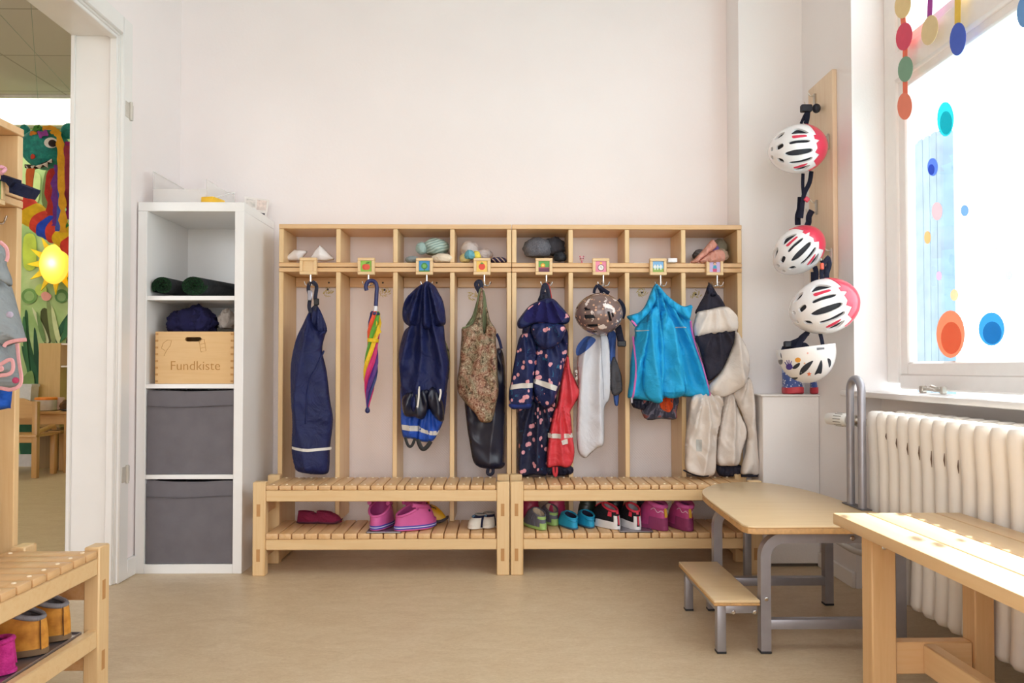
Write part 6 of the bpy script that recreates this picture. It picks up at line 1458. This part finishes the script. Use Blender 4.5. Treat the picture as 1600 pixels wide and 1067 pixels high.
q = at(*zh1([(370, 308)])[0], 2.93); MB().box(q.x-.032, q.x+.012, q.y-.014, q.y+.012, q.z-.016, q.z+.014, .006, 2).build('buckle', plain('191B2A', .5), H1.t); q = at(*zh1([(425, 308)])[0], 2.94); MB().ell(q, (.017, .014, .019), 14, 10).build('adjuster', plain('191B2A', .5), H1.t)
hstrap(zh1([(332, 760), (330, 840), (335, 920), (325, 990), (300, 1070)]), 2.93, .007, H1.t); hstrap(zh1([(390, 745), (378, 820), (345, 890), (334, 930), (325, 1000), (318, 1070)]), 2.925, .009, H1.t)
q = at(*zh1([(355, 940)])[0], 2.92); MB().box(q.x-.008, q.x+.012, q.y-.004, q.y+.004, q.z-.010, q.z+.010, .003, rot=Matrix.Rotation(-.9, 3, 'Y')).build('release_clip', M_RED, H1.t)
zh2 = lambda pts: [(1180+x/3.333, 320+y/3.333) for x, y in pts]
hstrap(zh2([(236, -40), (232, 20), (222, 60), (222, 105)]), 2.95, .012, H1.t, 'strap_end')
hstrap(zh2([(295, 30), (280, 60), (278, 90), (270, 110)]), 2.93, .012, H2.t); hstrap(zh2([(310, 320), (318, 360), (310, 420)]), 2.86, .010, H2.t); hstrap(zh2([(300, 350), (300, 410)]), 2.865, .008, H2.t)
hstrap(zh2([(385, 270), (360, 300), (345, 350), (350, 400)]), 2.70, .008, H3.t); hstrap(zh2([(375, 275), (385, 310), (372, 360), (375, 400)]), 2.705, .010, H3.t); hstrap(zh2([(345, 290), (360, 330), (340, 380)]), 2.71, .006, H3.t)
q = at(*zh2([(348, 320)])[0], 2.69); MB().box(q.x-.007, q.x+.007, q.y-.004, q.y+.004, q.z-.012, q.z+.012, .003).build('release_clip', plain('E0563A', .4), H3.t)
hstrap(zh2([(275, 660), (250, 695), (235, 715), (220, 750)]), 2.67, .009, H3.t); hstrap(zh2([(338, 670), (346, 700), (352, 730)]), 2.66, .007, H3.t)
# stickered helmet hanging upside down
z4 = lambda pts: [(1190+x/8.892, 510+y/8.892) for x, y in pts]
C4 = at(1259, 547, 2.72); e3 = (CAM-C4).normalized(); e1 = Vector((0, 0, 1)).cross(e3).normalized(); e2 = e3.cross(e1)
t4 = thing('bike_helmet', 'white bicycle helmet with stickers hanging upside down below the striped helmets', 'helmet', tuple(C4))
K4 = 2.72/F; a4, b4, d4 = 44*K4, 46*K4, .085
tilt = Matrix.Rotation(math.radians(7), 3, e3)
bm = bmesh.new(); bmesh.ops.create_uvsphere(bm, u_segments=56, v_segments=36, radius=1)
for v in bm.verts: x, y, z = v.co; v.co = Vector((x, y, z if z < 0 else z))
bmesh.ops.bisect_plane(bm, geom=bm.verts[:]+bm.edges[:]+bm.faces[:], plane_co=(0, 0, .10), plane_no=(0, 0, 1), clear_outer=True)
def w4(v, k=1.0):   # local (x right, y depth away, z up) -> world; crown down
    p = Vector((v[0], v[1], v[2])); p.z = p.z*1.0
    return C4+tilt @ (e1*(p.x*a4*k)+e3*(-p.y*d4*k)+e2*(p.z*b4*1.12*k))
bm.verts.index_update(); V = [w4(v.co) for v in bm.verts]; Vi = [w4(v.co, .9) for v in bm.verts]; n = len(V); FC = [[x.index for x in f.verts] for f in bm.faces]; ed = [(e.verts[0].index, e.verts[1].index) for e in bm.edges if len(e.link_faces) == 1]; bm.free()
MB().add(V+Vi, FC+[[n+i for i in f[::-1]] for f in FC]+[(a, b, n+b, n+a) for a, b in ed]).build('shell', plain('EAE6E2', .25, var=.02, coat=.5), t4, True, 60)
MB().add([w4(Vector((0, 0, 0)), 1)]+[C4+(v-C4)*.88 for v in V], [[i+1 for i in f[::-1]] for f in FC]).build('liner', M_IN, t4, True, 60)
def s4(pts, h, nm, off=1.006, sm=True, mat=None):
    P2 = z4(pts); L = []
    M3 = Matrix((e1, -e3, e2)).transposed()
    for x, y in (smooth_loop(P2, 3) if sm else P2):
        d = ray(x, y); o = CAM-C4; inv = tilt.inverted()
        def loc(vv): w = inv @ vv; return Vector((w.dot(e1)/a4, -w.dot(e3)/d4, w.dot(e2)/(b4*1.12)))
        od, dd = loc(o), loc(d); A = dd.dot(dd); B = 2*od.dot(dd); Cc = od.dot(od)-1; disc_ = max(0, B*B-4*A*Cc); k = (-B-math.sqrt(disc_))/(2*A); q = od+dd*k; q.normalize(); L.append(q)
    c = sum(L, Vector()).normalized(); rings = [[w4(q, off) for q in L], [w4((q*.5+c*.5).normalized(), off) for q in L]]; m = MB(); m.loft([[w4(q, .985) for q in L]]+rings, cap=False); k = len(m.v); m.add(rings[1]+[w4(c, off)], [(i, (i+1) % len(L), len(L)) for i in range(len(L))])
    return m.build(nm, mat or plain(h, .4, var=.05), t4, True, 60)
for p in ([(430, 585), (450, 545), (500, 512), (532, 508), (525, 545), (480, 585)], [(528, 672), (540, 600), (590, 540), (650, 500), (715, 476), (690, 530), (640, 600), (580, 650)], [(735, 670), (775, 580), (825, 468), (845, 520), (840, 610), (825, 655), (785, 652)], [(915, 445), (955, 460), (965, 520), (940, 572), (928, 520)], [(372, 705), (430, 710), (505, 708), (470, 740), (430, 748)]): s4(p, '2A2D36', 'vent', 1.004, mat=M_IN)
s4(ring(385, 560, 45, 42, 12), '4A3A8C', 'hand_sticker', 1.010)
for p in ([(365, 530), (345, 470), (352, 468), (378, 528)], [(378, 525), (378, 465), (386, 465), (390, 525)], [(395, 530), (412, 478), (420, 482), (408, 538)], [(350, 545), (318, 495), (325, 490), (362, 540)], [(410, 570), (440, 560), (442, 568), (412, 585)]): s4(p, '4A3A8C', 'hand_sticker', 1.010, False)
def star(x, y, r, n=5): return [(x+(r if k % 2 == 0 else r*.45)*math.cos(PI*k/n-PI/2), y+(r if k % 2 == 0 else r*.45)*math.sin(PI*k/n-PI/2)) for k in range(2*n)]
s4(ring(505, 465, 40, 34, 12), 'E09A3E', 'shell_sticker', 1.010); s4(star(660, 660, 34), 'E2754A', 'star_sticker', 1.010, False); s4(star(597, 512, 16), 'E2A07A', 'star_sticker', 1.010, False); s4(star(640, 370, 18), 'E0A090', 'star_sticker', 1.010, False); s4([(765, 296), (870, 290), (872, 318), (768, 330)], '6A6A70', 'badge', 1.010, False); s4([(235, 470), (290, 462), (285, 520), (250, 522)], '77746E', 'rear_pad', 1.012)
yq = 2.72
for pts, r in (([(310, 280), (290, 340), (285, 400), (300, 440)], .006), ([(330, 250), (400, 240), (520, 190), (560, 150), (640, 90)], .010), ([(350, 290), (440, 270), (520, 210), (500, 320)], .009), ([(300, 360), (340, 320), (420, 310), (520, 260), (600, 250), (650, 295)], .007), ([(820, 110), (835, 180), (850, 255)], .007), ([(440, 300), (540, 300), (620, 280)], .012)): hstrap(z4(pts), yq-.01, r, t4, flat=.5)
q = at(*z4([(350, 250)])[0], 2.70); MB().box(q.x-.012, q.x+.016, q.y-.008, q.y+.006, q.z-.012, q.z+.012, .004).build('buckle', plain('1B1C26', .5), t4)
# brown spotted helmet in the sixth stall
BH = NT('leopard_print'); v = BH.co(); n1 = BH.vor(v, 55); n2 = BH.noise(v, 28, 2, .5, .6)
c = BH.ramp(n1.outputs['Distance'], [(.20, 'D2A486'), (.25, 'C99A80'), (.27, '75605C')], 'LINEAR'); BH.col(BH.mix(BH.ramp(n2, [(.63, (0, 0, 0)), (.65, (1, 1, 1))]), c, 'E6DAD4')); BH.set(.25, coat=.5)
zb_ = lambda pts: [polar((x-347)/282, (390-y)/252) for x, y in pts]
HB = Helmet(935.5, 490.5, 3.035, 37.2*3.035/F, 33*3.035/F, .10, 0, 'brown helmet with pale spots hanging above the grey overall')
VB = [zb_(p) for p in ([(172, 318), (188, 305), (215, 308), (215, 322), (252, 326), (250, 345), (178, 346)], [(172, 402), (205, 398), (285, 396), (312, 438), (180, 450)], [(198, 520), (330, 503), (340, 540), (218, 556)], [(255, 598), (322, 588), (330, 604), (280, 618)], [(75, 300), (100, 290), (105, 330), (80, 340)], [(68, 400), (92, 400), (98, 440), (72, 450)], [(96, 512), (125, 525), (132, 552), (105, 548)], [(442, 362), (470, 360), (500, 470), (470, 480)], [(490, 380), (510, 375), (525, 420), (505, 440)])]
HB.solid('shell', BH.m, HB.ring(1.12), VB, 1, .93, .045); HB.solid('liner', M_IN, HB.ring(1.06), (), .90, .86, .08)
zz = lambda pts: [(890+x/7.62, 440+y/7.62) for x, y in pts]
for pts, r, y in (([(330, 40), (300, 90), (290, 140)], .006, 3.05), ([(330, 40), (400, 95), (470, 140)], .008, 3.05), ([(350, 70), (375, 110), (380, 150)], .007, 3.055), ([(565, 225), (620, 290), (630, 370), (610, 430)], .014, 3.06), ([(575, 520), (600, 640), (620, 730)], .013, 3.05), ([(560, 560), (590, 700), (610, 750)], .008, 3.12)): hstrap(zz(pts), y, r, HB.t)
q = at(*zz([(620, 735)])[0], 3.086); MB().box(q.x-.018, q.x+.018, q.y-.006, q.y+.006, q.z-.014, q.z+.012, .004).build('buckle', plain('1C1C22', .5), HB.t)

# ---------------------------------------------------------------- in the cubbies
ZC = 1.2570
def cub(name, lab, cat, px, Y, grp=None): Y += .03; q = at(px, 405, Y); return thing(name, lab, cat, (q.x, Y, ZC), grp), q.x
def blob(px, py, rx, ry, ryd, Y, h, par, nm, seed=1, amp=.15, fs=3, mat=None):
    Y += .025; q = at(px, py, Y); k = Y/F; z = max(q.z, ZC+ry*k*.72); return crumple(nm, (q.x, Y, z), (rx*k, ryd, ry*k), mat or fabric(h, .95, .12, .5, 250), par, seed, amp, fs)
WP = fabric('EFEBEA', .9, .02, .05, 300, wr=.06)
z6 = zc(420, 330, 5.335)
for k, (pts, Y, lab) in enumerate((([(112, 412), (160, 365), (212, 320), (270, 322), (330, 335), (290, 380), (262, 414)], 3.19, 'white folded cloth hat in the first cubby, at the outer side panel'), ([(345, 388), (385, 325), (425, 280), (450, 300), (500, 350), (556, 402), (480, 416), (400, 416)], 3.16, 'pointed white folded cloth hat in the first cubby, behind the blank name block'))):
    px = z6(pts); t, x = cub('cloth_hat', lab, 'hat', sum(p[0] for p in px)/len(px), Y, 'white cloth hats in the first cubby'); c_ = Cloth(px, Y+.03, T=.03, Tb=.02, R=.09, fold=.004, freq=5, crumple=.002, seed=81+k, smooth=False, sp=.006); c_.loop = [(a, max(b, ZC+.0005)) for a, b in c_.loop]; c_.build('cloth_body', WP, t)
# bobble hat
YH = 3.19; RB = NT('rib_knit_teal'); v = RB.co((1, 1, 1), 'Object', (0, .35, 0)); wv = RB.n('ShaderNodeTexWave'); wv.bands_direction = 'Z'; wv.inputs['Scale'].default_value = 26; wv.inputs['Distortion'].default_value = 3; RB.l(v, wv.inputs['Vector']); RB.col(RB.ramp(wv.outputs['Fac'], [(.2, '8FA8A2'), (.7, 'B9CEC6')])); RB.bump(wv.outputs['Fac'], .6, .004); RB.set(.95)
t, x = cub('bobble_hat', 'pale teal knitted hat with a pompom in the third cubby', 'hat', 680, YH)
blob(682, 387, 20, 15, .055, YH, '', t, 'hat_body', 3, .12, 3, RB.m)
pq = at(659, 388, YH+.005); pm3 = fabric('A9C2BE', .95, .15); mb = MB(); rr = random.Random(4)
for k in range(900):
    d = Vector((rr.gauss(0, 1), rr.gauss(0, 1), rr.gauss(0, 1))).normalized(); sd = d.orthogonal().normalized()*.0011; e = pq+d*(.030+rr.uniform(-.003, .002)); b = pq+d*.012; mb.add([b-sd, b+sd, e], [(0, 1, 2)])
mb.ell(pq, (.026, .026, .026), 16, 10); mb.build('pompom', pm3, t, True, 180)
t, x = cub('cream_scarf', 'cream knitted scarf folded under the teal bobble hat', 'scarf', 690, 3.14); blob(692, 404, 17, 8, .03, 3.135, 'E2D2BC', t, 'scarf_body', 5, .15, 4)
t, x = cub('grey_mitten', 'grey knitted mitten beside the teal bobble hat', 'mitten', 643, 3.15); blob(644, 406, 11, 6, .03, 3.15, '8C9698', t, 'mitten_body', 6, .12, 3)
# fourth cubby
t, x = cub('lace_bonnet', 'white lacy bonnet at the back of the fourth cubby', 'hat', 735, 3.24); blob(734, 391, 14, 15, .045, 3.25, 'E8DFDD', t, 'bonnet_body', 7, .12, 4); blob(757, 398, 12, 9, .03, 3.25, 'E8DFDD', t, 'bonnet_frill', 8, .25, 6)
t, x = cub('teal_cap', 'small yellow and teal cap in the fourth cubby', 'hat', 733, 3.15); blob(727, 404, 9, 8, .028, 3.15, 'D9C98C', t, 'cap_body', 9, .1, 3); blob(734, 399, 8, 8, .024, 3.125, '6BA8B8', t, 'cap_pompom', 10, .2, 6); blob(744, 400, 7, 8, .022, 3.14, 'E6CE5A', t, 'cap_lining', 11, .15, 4)
ST = NT('striped_knit'); v = ST.co((1, 1, 1), 'Object', (0, .8, 0)); wv = ST.n('ShaderNodeTexWave'); wv.inputs['Scale'].default_value = 22; ST.l(v, wv.inputs['Vector']); ST.col(ST.ramp(wv.outputs['Fac'], [(.3, '1E2240'), (.5, '8A3A4A'), (.7, '1E2240'), (.85, 'B8A890')], 'CONSTANT')); ST.set(.95)
t, x = cub('striped_cloth', 'navy and red striped knit lying in the fourth cubby', 'scarf', 779, 3.14); blob(779, 407, 14, 5, .03, 3.14, '', t, 'knit_body', 12, .12, 4, ST.m)
# fifth cubby
MEL = NT('grey_melange'); v = MEL.co(); MEL.col(MEL.ramp(MEL.noise(v, 220, 4, .8), [(.3, '4A4A52'), (.55, '6C6C74'), (.7, '83838A')])); MEL.set(.95)
t, x = cub('fleece_bundle', 'rumpled dark grey fleece filling the fifth cubby', 'jacket', 849, 3.19); blob(840, 389, 22, 17, .045, 3.205, '', t, 'fleece_body', 13, .18, 5, MEL.m); blob(866, 387, 16, 16, .045, 3.23, '4A4A52', t, 'sleeve', 14, .18, 6); blob(875, 402, 10, 8, .03, 3.16, '2E3036', t, 'knit_cuff', 15, .22, 6)
# sixth cubby: tiny figure
t, x = cub('toy_figure', 'tiny pink toy figure standing in the sixth cubby', 'toy', 909, 3.17); m = MB(); m.lathe([(.006, 0), (.007, .002), (.004, .012), (.0035, .016)], (x, 3.20, ZC), seg=12); m.build('body', plain('D88A98', .5), t)
m = MB(); m.ell((x, 3.20, ZC+.026), (.0105, .010, .0095), 16, 12); hd = m.build('head', plain('EBC4C8', .45), t); m = MB()
for dx in (-.0045, .0045): m.ell((x+dx, 3.191, ZC+.026), (.003, .002, .0034), 10, 8)
m.build('eye', plain('8C3A48', .4), hd); m = MB()
for dx in (-.007, .007): m.ell((x+dx, 3.20, ZC+.035), (.004, .003, .004), 10, 8)
m.build('ear', plain('C86A80', .5), hd)
# seventh cubby
t, x = cub('paper_sheets', 'few flat printed sheets lying in the seventh cubby', 'paper', 1001, 3.16); MB().box(x-.035, x+.045, 3.17, 3.32, ZC, ZC+.006, .001).build('sheet', plain('D8D2D2', .6, var=.15, scale=40), t)
t, x = cub('white_carton', 'small flat white carton beside the birch name block', 'box', 1047, 3.14); MB().box(x-.02, x+.018, 3.115, 3.20, ZC, ZC+.017, .001).build('carton', plain('EDEAEA', .5), t)
# eighth cubby
t, x = cub('knit_bundle', 'grey and olive knitted hats stuffed in the last cubby', 'hat', 1105, 3.22); blob(1124, 389, 12, 16, .05, 3.25, '86816F', t, 'olive_hat', 16, .12, 3); blob(1094, 399, 11, 9, .04, 3.25, '6E6C70', t, 'grey_hat', 17, .15, 4); blob(1126, 400, 12, 11, .035, 3.19, 'B09A86', t, 'beige_knit', 18, .15, 5)
t, x = cub('cloth_hat', 'salmon pink cloth cap with lilac trim in the last cubby', 'hat', 1105, 3.14)
z8 = zc(960, 330, 4.64); c_ = Cloth(z8([(550, 372), (590, 335), (650, 270), (705, 208), (735, 225), (745, 255), (700, 300), (640, 345), (600, 374)]), 3.15, T=.025, Tb=.02, R=.03, crumple=.005, seed=91); c_.build('brim', fabric('DFA393', .8, .06), t)
c2_ = Cloth(z8([(605, 374), (640, 340), (690, 300), (740, 278), (790, 290), (800, 330), (780, 374)]), 3.14, T=.03, Tb=.02, R=.03, crumple=.005, seed=92); c2_.build('crown', fabric('D9A090', .8, .06), t)
strap(z8([(752, 258), (720, 285), (680, 312), (650, 345)]), 3.112, .008, fabric('6A5C9E'), 'trim_band', t, .3)
# cubby row by the doorway
zl = zc(0, 250, 7.11)
t = thing('navy_cap', 'navy cap with long strap sticking out of the cubby by the doorway', 'cap', (-1.23, 1.83, 1.251))
pts = zl([(100, 245), (150, 240), (352, 318), (340, 352), (292, 425), (200, 395), (100, 360)])
V = [at(x, y, 1.80) for x, y in pts]; V = [Vector((p.x, p.y, p.z)) for p in V]
MB().prism(V, (0, .035, .004)).build('brim', fabric('1E2340', .85), t, True, 30)
pts = zl([(-30, 150), (60, 180), (150, 210), (150, 245), (100, 300), (60, 250), (-30, 215)]); MB().prism([at(x, y, 1.79) for x, y in pts], (0, .03, .004)).build('strap', fabric('191C34', .85), t, True, 30)
t = thing('hair_band', 'small pink fluffy hair band in the cubby by the doorway', 'hair band', (-1.2, 1.78, 1.251)); q = at(2, 266, 1.79)
m = MB(); m.tube([(q.x+.008*math.cos(a), q.y+.004*math.sin(a*2), q.z+.008*math.sin(a)) for a in [2*PI*k/16 for k in range(16)]], .0045, 8, closed=True); m.build('band', fabric('E2A6B8', .95), t)
